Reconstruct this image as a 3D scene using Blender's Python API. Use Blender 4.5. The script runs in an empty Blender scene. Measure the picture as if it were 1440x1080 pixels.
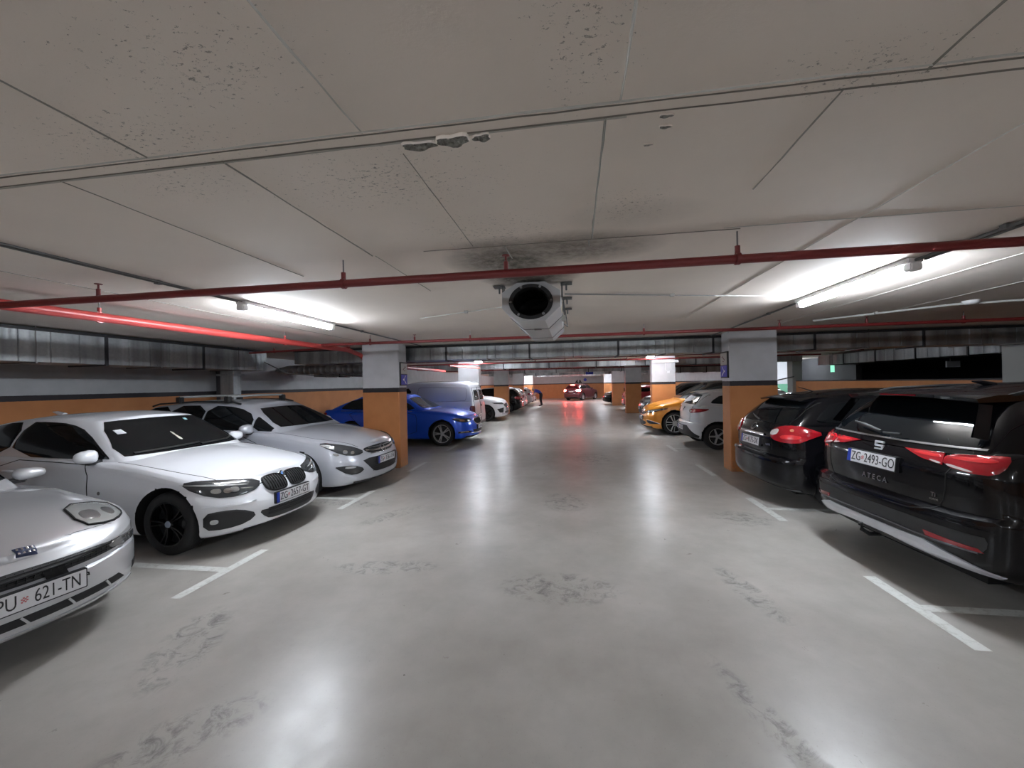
import bpy, bmesh, math, random
from mathutils import Vector, Matrix
from mathutils.bvhtree import BVHTree
random.seed(7)
PI = math.pi
S = bpy.context.scene
COL = S.collection

# ------------------------------------------------------------------ camera, world, exposure
CAM_H = 1.68
yaw, roll, f_px = 0.1481, 0.0202, 562.3
F = Vector((-math.sin(yaw), math.cos(yaw), 0.0004)).normalized()
R = Vector((math.cos(yaw), math.sin(yaw), 0.0))
U = R.cross(F)
c_, s_ = math.cos(roll), math.sin(roll)
ix = R * c_ - U * s_
iy = R * s_ + U * c_
cd = bpy.data.cameras.new('camera'); cam = bpy.data.objects.new('camera', cd); COL.objects.link(cam)
cd.sensor_fit = 'HORIZONTAL'; cd.sensor_width = 36.0; cd.lens = 36.0 * f_px / 1440.0
cd.clip_start = 0.05; cd.clip_end = 200
m = Matrix((ix, iy, -F)).transposed().to_4x4(); m.translation = Vector((0, 0, CAM_H)); cam.matrix_world = m
S.camera = cam
w = bpy.data.worlds.new('world'); S.world = w; w.use_nodes = True
w.node_tree.nodes['Background'].inputs[0].default_value = (0.8, 0.85, 1.0, 1); w.node_tree.nodes['Background'].inputs[1].default_value = 0.05
S.view_settings.view_transform = 'Standard'; S.view_settings.look = 'None'
S.view_settings.gamma = 1.0; S.view_settings.exposure = 1.50; S.view_settings.use_curve_mapping = False
LAMP_W = 80.0          # emission strength of the tubes

# ------------------------------------------------------------------ materials
MATS = {}
def mat(name, col, rough=0.5, metal=0.0, coat=0.0, emit=None, es=0.0, spec=0.5, trans=0.0):
    if name in MATS: return MATS[name]
    m = bpy.data.materials.new(name); m.use_nodes = True
    b = m.node_tree.nodes['Principled BSDF']
    b.inputs['Base Color'].default_value = (*col, 1); b.inputs['Roughness'].default_value = rough
    b.inputs['Metallic'].default_value = metal; b.inputs['Coat Weight'].default_value = coat
    b.inputs['Coat Roughness'].default_value = 0.04; b.inputs['Specular IOR Level'].default_value = spec
    if trans: b.inputs['Transmission Weight'].default_value = trans
    if emit: b.inputs['Emission Color'].default_value = (*emit, 1); b.inputs['Emission Strength'].default_value = es
    MATS[name] = m; return m
class NT:
    def __init__(s, m): s.t = m.node_tree; s.b = s.t.nodes['Principled BSDF']
    def n(s, ty, **kw):
        n = s.t.nodes.new(ty)
        for k, v in kw.items(): setattr(n, k, v)
        return n
    def l(s, a, b): s.t.links.new(a, b)
    def val(s, inp, v):
        if hasattr(v, 'is_output') or hasattr(v, 'links'): s.l(v, inp)
        else: inp.default_value = v
    def math(s, op, a, b=0.0, clamp=False):
        n = s.n('ShaderNodeMath', operation=op); n.use_clamp = clamp; s.val(n.inputs[0], a); s.val(n.inputs[1], b); return n.outputs[0]
    def noise(s, co, scale, detail=4, rough=.55, dist=0.0):
        n = s.n('ShaderNodeTexNoise'); s.l(co, n.inputs['Vector']); n.inputs['Scale'].default_value = scale
        n.inputs['Detail'].default_value = detail; n.inputs['Roughness'].default_value = rough; n.inputs['Distortion'].default_value = dist
        return n.outputs['Fac']
    def ramp(s, v, a, b, lo=0.0, hi=1.0):
        n = s.n('ShaderNodeMapRange'); s.val(n.inputs[0], v); n.inputs[1].default_value = a; n.inputs[2].default_value = b
        n.inputs[3].default_value = lo; n.inputs[4].default_value = hi; n.clamp = True; return n.outputs[0]
    def mix(s, f, a, b):
        n = s.n('ShaderNodeMix', data_type='RGBA'); s.val(n.inputs['Factor'], f)
        for k, v in (('A', a), ('B', b)):
            i = [q for q in n.inputs if q.name == k and q.type == 'RGBA'][0]
            if hasattr(v, 'links'): s.l(v, i)
            else: i.default_value = (*v, 1)
        return [o for o in n.outputs if o.type == 'RGBA'][0]
    def pos(s): return s.n('ShaderNodeNewGeometry').outputs['Position']
    def sep(s, v): n = s.n('ShaderNodeSeparateXYZ'); s.l(v, n.inputs[0]); return n.outputs
    def mapn(s, v, scale=(1, 1, 1), loc=(0, 0, 0)):
        n = s.n('ShaderNodeMapping'); s.l(v, n.inputs['Vector']); n.inputs['Scale'].default_value = scale; n.inputs['Location'].default_value = loc; return n.outputs[0]
    def spot(s, P, x, y, rx, ry, ang=0.0):
        # soft elliptical mask around a place on the floor or ceiling (a stain)
        dx = s.math('SUBTRACT', P[0], x); dy = s.math('SUBTRACT', P[1], y)
        ca, sa = math.cos(ang), math.sin(ang)
        u = s.math('ADD', s.math('MULTIPLY', dx, ca / rx), s.math('MULTIPLY', dy, sa / rx))
        v = s.math('ADD', s.math('MULTIPLY', dx, -sa / ry), s.math('MULTIPLY', dy, ca / ry))
        d = s.math('ADD', s.math('MULTIPLY', u, u), s.math('MULTIPLY', v, v))
        return s.ramp(d, 0.0, 1.0, 1.0, 0.0)
    def bump(s, h, strength=.3, dist=.01):
        n = s.n('ShaderNodeBump'); s.l(h, n.inputs['Height']); n.inputs['Strength'].default_value = strength; n.inputs['Distance'].default_value = dist
        s.l(n.outputs[0], s.b.inputs['Normal'])

def band_mat(name, grey=(.52, .52, .53)):
    """painted concrete: orange below, black stripe, off-white above"""
    m = mat(name, (1, 1, 1), .55); t = NT(m); p = t.pos(); P = t.sep(p)
    n1 = t.noise(p, 3.0, 6); n2 = t.noise(p, 22.0, 4)
    zz = t.math('ADD', P[2], t.ramp(n2, .3, .7, -.002, .002))
    org = t.mix(t.ramp(n1, .35, .7), (.47, .185, .062), (.53, .215, .075))
    org = t.mix(t.math('MULTIPLY', t.ramp(P[2], .35, .0), t.ramp(n2, .45, .62)), org, (.33, .19, .10))
    wht = t.mix(t.ramp(n1, .35, .7), grey, tuple(c * .86 for c in grey))
    g1 = t.math('GREATER_THAN', zz, 1.565); g2 = t.math('GREATER_THAN', zz, 1.655)
    c = t.mix(g1, org, (.022, .018, .022)); c = t.mix(g2, c, wht)
    t.l(c, t.b.inputs['Base Color']); t.bump(t.noise(p, 60, 4), .15, .004)
    return m
COLM = band_mat('column_paint', (.58, .58, .60)); WALLM = band_mat('wall_paint', (.46, .47, .48))

def floor_mat():
    m = mat('floor_epoxy', (1, 1, 1), .3); t = NT(m); p = t.pos(); P = t.sep(p)
    n1 = t.noise(p, .9, 6, .6); n2 = t.noise(p, 6, 8, .65, .4); n3 = t.noise(p, 45, 3, .6)
    c = t.mix(t.ramp(n1, .35, .68), (.315, .298, .270), (.458, .438, .408))
    c = t.mix(t.math('MULTIPLY', t.ramp(n2, .5, .75), .28), c, (.33, .315, .28))
    sc = t.noise(t.mapn(p, (9, 1.2, 1)), 2.2, 7, .7, .6)
    c = t.mix(t.math('MULTIPLY', t.ramp(sc, .58, .75), .10), c, (.20, .20, .18))
    # tyre scuffs and oil stains with places of their own
    st = None
    for x, y, rx, ry, a in ((-.13, 3.3, .55, .28, 0), (-.12, 5.7, .35, .5, .1), (-2.35, 4.95, .16, .55, -.5), (-1.75, 3.5, .55, .16, .15), (-2.55, 2.3, .22, .5, .4),
                            (.45, 9.0, .5, .8, 0), (1.0, 1.9, .09, .8, .3), (.1, 14.5, 1.4, 1.9, .1), (-.6, 26, 2.2, 3.2, 0), (-3.4, 5.4, .9, .16, -.1), (2.0, 5.2, .4, .3, 0), (-1.9, 1.7, .4, .18, .8), (1.35, 3.4, .12, .5, .2)):
        q = t.spot(P, x, y, rx, ry, a); st = q if st is None else t.math('MAXIMUM', st, q)
    f1 = t.noise(p, 9, 9, .75, .8)
    c = t.mix(t.math('MULTIPLY', t.math('MULTIPLY', st, 1.7, True), t.ramp(f1, .48, .64, 0, .75)), c, (.10, .10, .09))
    c = t.mix(t.math('MULTIPLY', t.ramp(t.noise(p, 70, 3, .7), .62, .72), .30), c, (.16, .15, .13))
    # flecks of grit
    v = t.n('ShaderNodeTexVoronoi'); t.l(p, v.inputs['Vector']); v.inputs['Scale'].default_value = 3.4
    fl = t.math('MULTIPLY', t.math('LESS_THAN', t.math('ADD', v.outputs['Distance'], t.ramp(n3, .3, .7, -.015, .015)), .022), t.math('GREATER_THAN', t.sep(v.outputs['Color'])[0], .55))
    c = t.mix(t.math('MULTIPLY', fl, .8), c, (.07, .065, .05))
    t.l(c, t.b.inputs['Base Color'])
    r = t.math('ADD', t.ramp(n2, .3, .75, .27, .40), t.math('MULTIPLY', st, .15)); t.l(r, t.b.inputs['Roughness'])
    t.bump(t.math('ADD', t.noise(p, 26, 5), t.math('MULTIPLY', n2, .6)), .10, .004)
    return m
FLOORM = floor_mat()
def ceil_mat(name='ceiling_paint', base=(.75, .67, .60)):
    m = mat(name, (1, 1, 1), .75); t = NT(m); p = t.pos(); P = t.sep(p)
    n1 = t.noise(p, 1.1, 5); n2 = t.noise(p, 14, 6, .7); n3 = t.noise(t.mapn(p, (1, 1.5, 1)), 46, 5, .8)
    c = t.mix(t.ramp(n1, .3, .72), base, tuple(q * 1.10 for q in base))
    pits = None
    for x, y, rx, ry, a in ((-.8, 1.65, .9, .45, 0), (-.45, 2.3, .7, .5, .1), (.3, 2.1, .35, .35, 0), (-1.5, 1.2, .7, .3, .1), (.05, 1.0, .25, .5, 0), (.9, 1.3, .5, .22, .1), (1.1, 1.0, .2, .15, 0), (-1.0, .95, .6, .3, 0), (-1.6, 1.5, .5, .3, 0)):
        q = t.spot(P, x, y, rx, ry, a); pits = q if pits is None else t.math('MAXIMUM', pits, q)
    thr = t.math('SUBTRACT', .74, t.math('MULTIPLY', pits, .15))
    pit = t.math('MULTIPLY', t.math('GREATER_THAN', n3, thr), .75)
    c = t.mix(pit, c, (.16, .145, .125))
    soot_and_dark = None
    for x, y, rx, ry, k in ((-.42, 2.85, .5, .5, 1.5), (-.0, 2.7, .65, .36, 1.2), (-.33, 3.3, .45, .35, 1.8), (-6, 3, 3.0, 5, .25), (.35, 2.2, .4, .2, .3)):  # soot near the fan, plus a broad faint darkening over the left bays
        q = t.math('MULTIPLY', t.spot(P, x, y, rx, ry), k); soot_and_dark = q if soot_and_dark is None else t.math('MAXIMUM', soot_and_dark, q)
    c = t.mix(t.math('MULTIPLY', soot_and_dark, t.ramp(n2, .25, .75, .35, .85), True), c, (.085, .075, .06))
    t.l(c, t.b.inputs['Base Color']); t.bump(t.math('ADD', n2, t.math('MULTIPLY', n3, .4)), .22, .006)
    return m
CEILM = ceil_mat()
SEAML = mat('seam_light', (.47, .45, .41), .8); SEAMD = mat('seam_dark', (.20, .185, .16), .85)
SPALL = mat('bare_concrete', (.34, .335, .31), .9); t = NT(SPALL); t.l(t.mix(t.ramp(t.noise(t.pos(), 60, 6, .7), .35, .65), (.13, .12, .11), (.42, .42, .39)), t.b.inputs['Base Color']); t.bump(t.noise(t.pos(), 50, 6), .8, .01)
REDP = mat('red_pipe_paint', (.17, .018, .018), .45); REDB = mat('bright_red_paint', (.42, .05, .045), .35)
def galv():
    m = mat('galvanised_steel', (.42, .44, .45), .34, .85); t = NT(m); p = t.pos()
    n = t.noise(t.mapn(p, (3.2, 3.2, .15)), 1.0, 3, .6); v = t.n('ShaderNodeTexVoronoi'); t.l(p, v.inputs['Vector']); v.inputs['Scale'].default_value = 28
    sp = t.math('MULTIPLY', v.outputs['Distance'], .35)
    t.l(t.mix(t.ramp(n, .35, .65), (.24, .255, .26), (.50, .52, .53)), t.b.inputs['Base Color'])
    t.l(t.math('ADD', t.ramp(n, .3, .7, .22, .42), sp), t.b.inputs['Roughness']); t.bump(n, .5, .05)
    return m
GALV = galv(); FANM = mat('fan_sheet_metal', (.50, .51, .52), .42, .55); BLK = mat('matt_black', (.008, .008, .009), .6); RUB = mat('tyre_rubber', (.016, .016, .017), .75)
CHR = mat('chrome', (.72, .73, .75), .12, 1.0); ROD = mat('steel_rod', (.18, .17, .17), .5, .6); CAB = mat('grey_conduit', (.13, .13, .13), .55)
WPL = mat('white_plastic', (.72, .72, .72), .45); WHP = mat('road_paint', (.62, .62, .59), .55)
t = NT(WHP); t.l(t.mix(t.ramp(t.noise(t.pos(), 18, 8, .75), .5, .68), (.62, .63, .60), (.42, .42, .38)), t.b.inputs['Base Color'])
TUBE = mat('lit_tube', (1, 1, 1), .4, emit=(.84, .91, 1.0), es=LAMP_W)
BLUE = mat('sign_blue', (.012, .035, .42), .35); SIGNW = mat('sign_white', (.75, .76, .78), .4); SIGNG = mat('sign_beige', (.40, .38, .34), .5)
GLASS = mat('dark_glass', (.004, .005, .006), .035, spec=.45); GLASS2 = mat('clear_dark_glass', (.02, .024, .026), .05, spec=.6)
PLW = mat('plate_white', (.70, .70, .72), .4); PLK = mat('plate_black', (.01, .01, .012), .5); PLB = mat('plate_blue', (.01, .04, .35), .4); PLR = mat('plate_red', (.55, .12, .13), .5)
TRIM = mat('black_plastic', (.018, .018, .019), .5); GAP = mat('panel_gap', (.004, .004, .004), .9); WELL = mat('wheel_well', (.006, .006, .006), .95)
LENS = mat('lamp_lens', (.035, .037, .04), .06, spec=.7); REFL = mat('lamp_reflector', (.62, .64, .66), .16, .9); CLEARL = mat('lamp_clear', (.42, .43, .42), .1, .2, 1.0)
TAIL = mat('tail_red', (.27, .006, .012), .12, 0, 1.0); TAILH = mat('tail_bright_red', (.52, .018, .022), .2, 0, 1.0); TAILC = mat('tail_clear', (.60, .55, .54), .12, .2, 1.0)
TAILON = mat('tail_lit', (.8, .05, .03), .3, emit=(1.0, .06, .05), es=70.0); PLAT = mat('plate_lit', (.7, .7, .7), .4)
SILV = mat('alloy_silver', (.62, .63, .64), .3, .45); RBLK = mat('alloy_black', (.012, .012, .013), .22, .3)

# ------------------------------------------------------------------ mesh helpers
def finish(bm, name, mats, parent=None, smooth=None, recalc=True):
    if recalc: bmesh.ops.recalc_face_normals(bm, faces=bm.faces)
    me = bpy.data.meshes.new(name); bm.to_mesh(me); bm.free()
    if not isinstance(mats, (list, tuple)): mats = [mats]
    for q in mats: me.materials.append(q)
    if smooth:
        for p in me.polygons: p.use_smooth = True
        me.set_sharp_from_angle(angle=math.radians(smooth))
    o = bpy.data.objects.new(name, me); COL.objects.link(o)
    if parent: o.parent = parent
    return o
def tag(o, label=None, cat=None, group=None, kind=None):
    if label: o['label'] = label
    if cat: o['category'] = cat
    if group: o['group'] = group
    if kind: o['kind'] = kind
    return o
def empty(name, loc, rz=0.0, label=None, cat=None, group=None):
    o = bpy.data.objects.new(name, None); COL.objects.link(o); o.location = loc; o.rotation_euler = (0, 0, rz); o.empty_display_size = .2
    return tag(o, label, cat, group)
def box(bm, x0, x1, y0, y1, z0, z1, bevel=0.0, mi=0, M=None):
    vs = [bm.verts.new((x, y, z)) for x in (x0, x1) for y in (y0, y1) for z in (z0, z1)]
    fs = [bm.faces.new([vs[i] for i in q]) for q in ((0, 1, 3, 2), (4, 6, 7, 5), (0, 4, 5, 1), (2, 3, 7, 6), (0, 2, 6, 4), (1, 5, 7, 3))]
    for f in fs: f.material_index = mi
    if bevel:
        es = list({e for f in fs for e in f.edges})
        r = bmesh.ops.bevel(bm, geom=es, offset=bevel, segments=2, affect='EDGES'); vs = list({v for f in r['faces'] for v in f.verts} | {v for v in vs if v.is_valid})
        for f in r['faces']: f.material_index = mi
    if M is not None:
        for v in vs: v.co = M @ v.co
    return vs
def tube(bm, pts, r, n=10, mi=0, cap=True):
    pts = [Vector(p) for p in pts]; rings = []
    for i, p in enumerate(pts):
        d = (pts[min(i + 1, len(pts) - 1)] - pts[max(i - 1, 0)]).normalized()
        a = d.cross(Vector((0, 0, 1)) if abs(d.z) < .9 else Vector((1, 0, 0))).normalized(); b = d.cross(a)
        rr = r[i] if isinstance(r, (list, tuple)) else r
        rings.append([bm.verts.new(p + (a * math.cos(2 * PI * k / n) + b * math.sin(2 * PI * k / n)) * rr) for k in range(n)])
    for A, B in zip(rings, rings[1:]):
        for k in range(n):
            f = bm.faces.new((A[k], A[(k + 1) % n], B[(k + 1) % n], B[k])); f.material_index = mi
    if cap:
        bm.faces.new(rings[0]).material_index = mi; bm.faces.new(rings[-1][::-1]).material_index = mi
def lathe(bm, prof, n=32, axis='y', c=(0, 0, 0), mi=0, closed=False):
    """prof: list of (radius, along)"""
    c = Vector(c); rings = []
    for r, a in prof:
        ring = []
        for k in range(n):
            t = 2 * PI * k / n; u, v = r * math.cos(t), r * math.sin(t)
            q = {'y': (u, a, v), 'x': (a, u, v), 'z': (u, v, a)}[axis]; ring.append(bm.verts.new(c + Vector(q)))
        rings.append(ring)
    pairs = list(zip(rings, rings[1:])) + ([(rings[-1], rings[0])] if closed else [])
    for A, B in pairs:
        for k in range(n):
            f = bm.faces.new((A[k], A[(k + 1) % n], B[(k + 1) % n], B[k])); f.material_index = mi
    return rings
def text_bm(bm, s, size, M, mi=0, depth=.002, bold=0.0, sx=1.0):
    cu = bpy.data.curves.new('t', 'FONT'); cu.body = s; cu.size = size; cu.align_x = 'CENTER'; cu.align_y = 'CENTER'; cu.extrude = depth; cu.offset = bold; cu.resolution_u = 3
    o = bpy.data.objects.new('t', cu); COL.objects.link(o); dg = bpy.context.evaluated_depsgraph_get()
    me = bpy.data.meshes.new_from_object(o.evaluated_get(dg)); bpy.data.objects.remove(o); bpy.data.curves.remove(cu)
    for v in me.vertices: v.co = M @ Vector((v.co.x * sx, v.co.y, v.co.z))
    n0 = len(bm.faces); bm.from_mesh(me); bm.faces.ensure_lookup_table()
    for f in bm.faces[n0:]: f.material_index = mi
    bpy.data.meshes.remove(me)
def frame(n, up=(0, 0, 1), o=(0, 0, 0)):
    """matrix whose local x = right when looking AT the surface, y = up, z = outward normal n"""
    n = Vector(n).normalized(); up = Vector(up); x = up.cross(n).normalized(); y = n.cross(x)
    M = Matrix((x, y, n)).transposed().to_4x4(); M.translation = Vector(o); return M
def pchip(tab):
    xs = [a for a, b in tab]; ys = [b for a, b in tab]; n = len(xs)
    if n == 1: return lambda x: ys[0]
    h = [xs[i + 1] - xs[i] for i in range(n - 1)]; d = [(ys[i + 1] - ys[i]) / h[i] for i in range(n - 1)]
    m = [d[0]] + [0 if d[i - 1] * d[i] <= 0 else 2 * d[i - 1] * d[i] / (d[i - 1] + d[i]) for i in range(1, n - 1)] + [d[-1]]
    def f(x):
        if x <= xs[0]: return ys[0]
        if x >= xs[-1]: return ys[-1]
        i = 0
        while x > xs[i + 1]: i += 1
        t = (x - xs[i]) / h[i]; t2 = t * t; t3 = t2 * t
        return ys[i] * (2 * t3 - 3 * t2 + 1) + m[i] * h[i] * (t3 - 2 * t2 + t) + ys[i + 1] * (-2 * t3 + 3 * t2) + m[i + 1] * h[i] * (t3 - t2)
    return f
def chaikin(pts, n):
    for _ in range(n):
        q = []
        for i in range(len(pts)):
            a, b = pts[i], pts[(i + 1) % len(pts)]; q += [a * .75 + b * .25, a * .25 + b * .75]
        pts = q
    return pts
def resample(pts, seg, closed=True):
    q = []; n = len(pts)
    for i in range(n if closed else n - 1):
        a, b = pts[i], pts[(i + 1) % n]; k = max(1, int((b - a).length / seg + .99))
        q += [a + (b - a) * (j / k) for j in range(k)]
    if not closed: q.append(pts[-1])
    return q
# ------------------------------------------------------------------ setting
CEIL = 2.57
XL, XR, XRW = -3.51, 2.85, 8.5
XLW = -8.6; YB, YF = -16.0, 44.0; XFAR = 19.0
bm = bmesh.new(); box(bm, XLW - .3, XFAR, YB, YF + .3, -.3, 0); tag(finish(bm, 'floor', FLOORM), kind='structure')
# ceiling slab with its board joints
bm = bmesh.new(); box(bm, XLW - .3, XFAR, YB, YF + .3, CEIL, CEIL + .3)
def seam(bm, x0, y0, x1, y1, w, mi, h=.004):
    a = Vector((x0, y0, 0)); b = Vector((x1, y1, 0)); n = max(2, int((b - a).length / .12)); d = (b - a).normalized(); s = Vector((-d.y, d.x, 0)); prev = None
    for i in range(n + 1):
        p = a + (b - a) * (i / n); ww = w * random.uniform(.55, 1.3); j = s * random.uniform(-.002, .002)
        q = [p + s * ww + j, p + j, p - s * ww + j]
        cur = [bm.verts.new((q[0].x, q[0].y, CEIL)), bm.verts.new((q[1].x, q[1].y, CEIL - h)), bm.verts.new((q[2].x, q[2].y, CEIL))]
        if prev:
            for k in range(2): bm.faces.new((prev[k], prev[k + 1], cur[k + 1], cur[k])).material_index = mi
        prev = cur
seam(bm, -7, 1.29, 3.2, 1.315, .006, 1); seam(bm, -7, 1.305, 3.2, 1.33, .003, 2); seam(bm, -7, 1.375, 3.2, 1.375, .004, 2); seam(bm, -3, 1.385, .2, 1.385, .006, 1)
seam(bm, -.95, 2.53, 1.0, 2.53, .004, 2); seam(bm, .9, 2.50, 6, 2.47, .004, 1)
for x, y0, y1, w_, mi in ((-1.59, .2, 1.30, .005, 2), (-.72, .2, 1.31, .005, 1), (.16, .2, 1.30, .005, 1), (1.03, .2, 1.33, .005, 2), (1.9, .2, 1.3, .004, 1), (-2.46, .2, 1.3, .004, 2),
                      (-2.1, 1.38, 2.9, .003, 2), (-1.33, 1.38, 2.55, .006, 2), (-1.30, 2.55, 3.6, .003, 2), (-.62, 1.45, 2.5, .003, 2), (.13, 1.38, 2.52, .005, 2), (.85, 1.37, 2.02, .005, 2), (1.6, 1.4, 2.5, .003, 1), (-.41, 2.53, 2.8, .005, 2), (.12, 2.53, 2.66, .005, 2),
                      (3.3, 2.2, 7.5, .004, 1), (4.3, 2.0, 8, .004, 1), (-4.05, 1.4, 7, .003, 2), (1.6, 2.5, 6, .002, 1)):
    seam(bm, x, y0, x + .01, y1, w_, mi)
tag(finish(bm, 'ceiling', [CEILM, SEAML, SEAMD], recalc=False), kind='structure')
def spall(name, cx, cy, rx, ry, dep):
    bm = bmesh.new(); n = 26; rings = []
    for k, (s, z) in enumerate(((1.12, .0), (1.03, dep), (.93, dep * .25), (.72, -.001), (.4, -.002))):
        ring = []
        for i in range(n):
            a = 2 * PI * i / n; j = 1 + .16 * math.sin(3 * a + cx * 7) + .12 * math.sin(5 * a + cy * 9) + random.uniform(-.05, .05)
            ring.append(bm.verts.new((cx + rx * s * j * math.cos(a), cy + ry * s * j * math.sin(a), CEIL - max(z, -.002) - (random.uniform(.001, .006) if k > 1 else 0))))
        rings.append(ring)
    for k, (A, B) in enumerate(zip(rings, rings[1:])):
        for i in range(n): bm.faces.new((A[i], A[(i + 1) % n], B[(i + 1) % n], B[i])).material_index = 0 if k < 1 else 1
    bm.faces.new(rings[-1]).material_index = 1
    o = finish(bm, name, [CEILM, SPALL]); tag(o, kind='structure')
spall('ceiling_spall', -.535, 1.405, .062, .022, .012); spall('ceiling_spall', -.405, 1.395, .058, .028, .014); spall('ceiling_spall', -.30, 1.40, .03, .020, .010)
spall('ceiling_spall', .33, 1.40, .022, .008, .006); spall('ceiling_spall', .34, 1.46, .02, .008, .006); spall('ceiling_spall', .30, 1.56, .015, .006, .005)
def wall(name, x0, x1, y0, y1, z0, z1, m=None):
    bm = bmesh.new(); box(bm, x0, x1, y0, y1, z0, z1); return tag(finish(bm, name, m or WALLM), kind='structure')
wall('wall_left', XLW - .3, XLW, YB, YF + .3, 0, CEIL)
wall('wall_far', XLW, 9.0, YF, YF + .3, 0, CEIL)
wall('wall_back', XLW, XFAR, YB - .3, YB, 0, CEIL)
wall('wall_right', XRW, XRW + .2, -4, 16.9, 0, 1.60, band_mat('low_wall_paint'))
wall('wall_right_far', XRW, XRW + .2, 22.0, YF, 0, CEIL)
wall('wall_right_near', XRW - .1, XRW + .25, YB, -3.9, 0, CEIL)
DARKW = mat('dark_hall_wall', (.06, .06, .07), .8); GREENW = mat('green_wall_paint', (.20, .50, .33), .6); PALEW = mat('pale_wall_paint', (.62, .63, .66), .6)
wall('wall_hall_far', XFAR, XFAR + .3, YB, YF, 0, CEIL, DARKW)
bm = bmesh.new(); box(bm, XRW + .2, 10.85, 21.6, 21.8, 0, 1.42, mi=0); box(bm, XRW + .2, 10.85, 21.6, 21.8, 1.42, CEIL, mi=1)
tag(finish(bm, 'wall_stair_core', [GREENW, PALEW]), kind='structure')
wall('wall_light_blocker', 10.85, 11.05, 17.2, 24.0, 0, CEIL, mat('blocker_black', (.010, .010, .012), .8))  # added near-black partition, keeps the stair lamp's light out of the dark hall
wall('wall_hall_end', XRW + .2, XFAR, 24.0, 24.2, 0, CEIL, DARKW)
# recess pier of the far wall and wall piers
wall('wall_far_pier', 4.0, 4.6, YF - .8, YF, 0, CEIL, COLM)
# columns
def column(x0, y0, label, wdt=.806, dep=.383, m=COLM):
    bm = bmesh.new(); box(bm, x0, x0 + wdt, y0, y0 + dep, 0, CEIL, bevel=.012)
    return tag(finish(bm, 'concrete_column', m, smooth=40), label, 'column', 'columns along the parking lane')
rows = [7.79, 14.92, 22.05, 29.2, 36.35]
nm = ['nearest', 'second', 'third', 'fourth', 'fifth']
LL = ['orange and white concrete column in front of the blue car, beside the silver estate car', 'white topped column directly behind the silver van, second on the left of the lane', 'shaded brown column beside the nose of the white SUV on the left', 'lit column beyond the black car on the left, fourth from the camera', 'lit column just left of the bending person, fifth from the camera on the left']
RL = ['orange and white concrete column between the white hatchback and the black hatchback', 'lit orange and white column right behind the orange car', 'shaded dark brown column with the red car peeking out beside it', 'lit column in front of the black car parked with its nose out, fourth on the right', 'most distant column on the right side of the lane']
for y, a, b in zip(rows, LL, RL):
    column(XL - .806, y, a); column(XR, y, b)
GREYC = mat('grey_pier', (.38, .38, .36), .7)
for (x, y, wd, dp, lb) in ((XRW - .25, 8.1, .45, .97, 'grey pier on the low right wall at the right edge, above the black SUV roof'), (XRW - .12, 16.75, .34, .38, 'thin grey post at the far end of the low orange wall')):
    bm = bmesh.new(); box(bm, x, x + wd, y, y + dp, 0, CEIL, bevel=.01); tag(finish(bm, 'wall_pier', GREYC, smooth=40), lb, 'pier')
bm = bmesh.new(); box(bm, XLW, XLW + .35, 8.6, 8.95, 0, CEIL, bevel=.01); tag(finish(bm, 'wall_pier', mat('pier_dark', (.10, .10, .11), .7), smooth=40), 'dark pier on the left wall behind the silver estate car', 'pier')
bm = bmesh.new(); box(bm, -7.45, -7.12, 7.55, 7.75, 1.45, 2.095, bevel=.008); box(bm, -7.50, -7.07, 7.50, 7.80, 1.98, 2.02)
tag(finish(bm, 'duct_drop', GALV, smooth=40), 'vertical galvanised duct drop below the left duct, above the estate car roof bars', 'duct')

# ---- floor markings
def bar(bm, x0, x1, y0, y1):
    nx = max(1, int((x1 - x0) / .1)); ny = max(1, int((y1 - y0) / .1))
    g = [[bm.verts.new((x0 + (x1 - x0) * i / nx, y0 + (y1 - y0) * j / ny, .003)) for j in range(ny + 1)] for i in range(nx + 1)]
    for i in range(nx):
        for j in range(ny): bm.faces.new((g[i][j], g[i + 1][j], g[i + 1][j + 1], g[i][j + 1]))
k = 1
for side in (-1, 1):
    for yc in (0.9, 3.29, 5.60, 7.9, 10.45, 12.75, 17.5, 19.8, 24.6, 27.0, 31.6, 34.0):
        bm = bmesh.new(); x = 2.44 if side > 0 else -3.16
        if side > 0:
            x0, x1 = 2.395, 2.49; bar(bm, x0, x1, yc - .47, yc + .48); bar(bm, x1, 6.8, yc - .045, yc + .045)
        else:
            x0, x1 = -3.25, -3.16; bar(bm, x0, x1, yc - .5, yc + .46); bar(bm, -7.4, x0, yc - .045, yc + .045)
        if yc == 7.9:
            bm.free(); bm = bmesh.new(); bar(bm, x0, x1, yc - .45, yc + .52)
        tag(finish(bm, 'trim_%d' % k, WHP), kind='structure'); k += 1

# ---- ceiling lamps
def lamp(x, y, label, L=1.5, on=True, along='y', z=2.50, group='tube lights along the lane'):
    r = empty('tube_light', (x, y, z), 0 if along == 'y' else -PI / 2, label, 'ceiling light', group)
    bm = bmesh.new(); box(bm, -.055, .055, -.02, L + .02, .030, .068, .006); box(bm, -.04, .04, -.03, .05, -.028, .03, .008); box(bm, -.04, .04, L - .05, L + .03, -.028, .03, .008)
    finish(bm, 'housing', WPL, r, 40)
    bm = bmesh.new(); tube(bm, [(0, .05, 0), (0, L - .05, 0)], .028, 10); finish(bm, 'diffuser', TUBE if on else WPL, r, 60)
    return r
lamp(-3.24, 3.55, 'lit tube light on the left conduit, nearest the camera'); lamp(2.56, 3.42, 'lit tube light on the right conduit, above the black cars')
lamp(-3.24, 12.75, 'lit tube light in front of the second left column top'); lamp(2.60, 12.9, 'lit tube light touching the second right column top')
lamp(-3.24, 17.6, 'small lit tube light between the second and third left columns')
lamp(2.92, 14.86, 'unlit white tube fixture fixed across the top of the second right column', L=.80, on=False, along='x', z=2.36)
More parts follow.
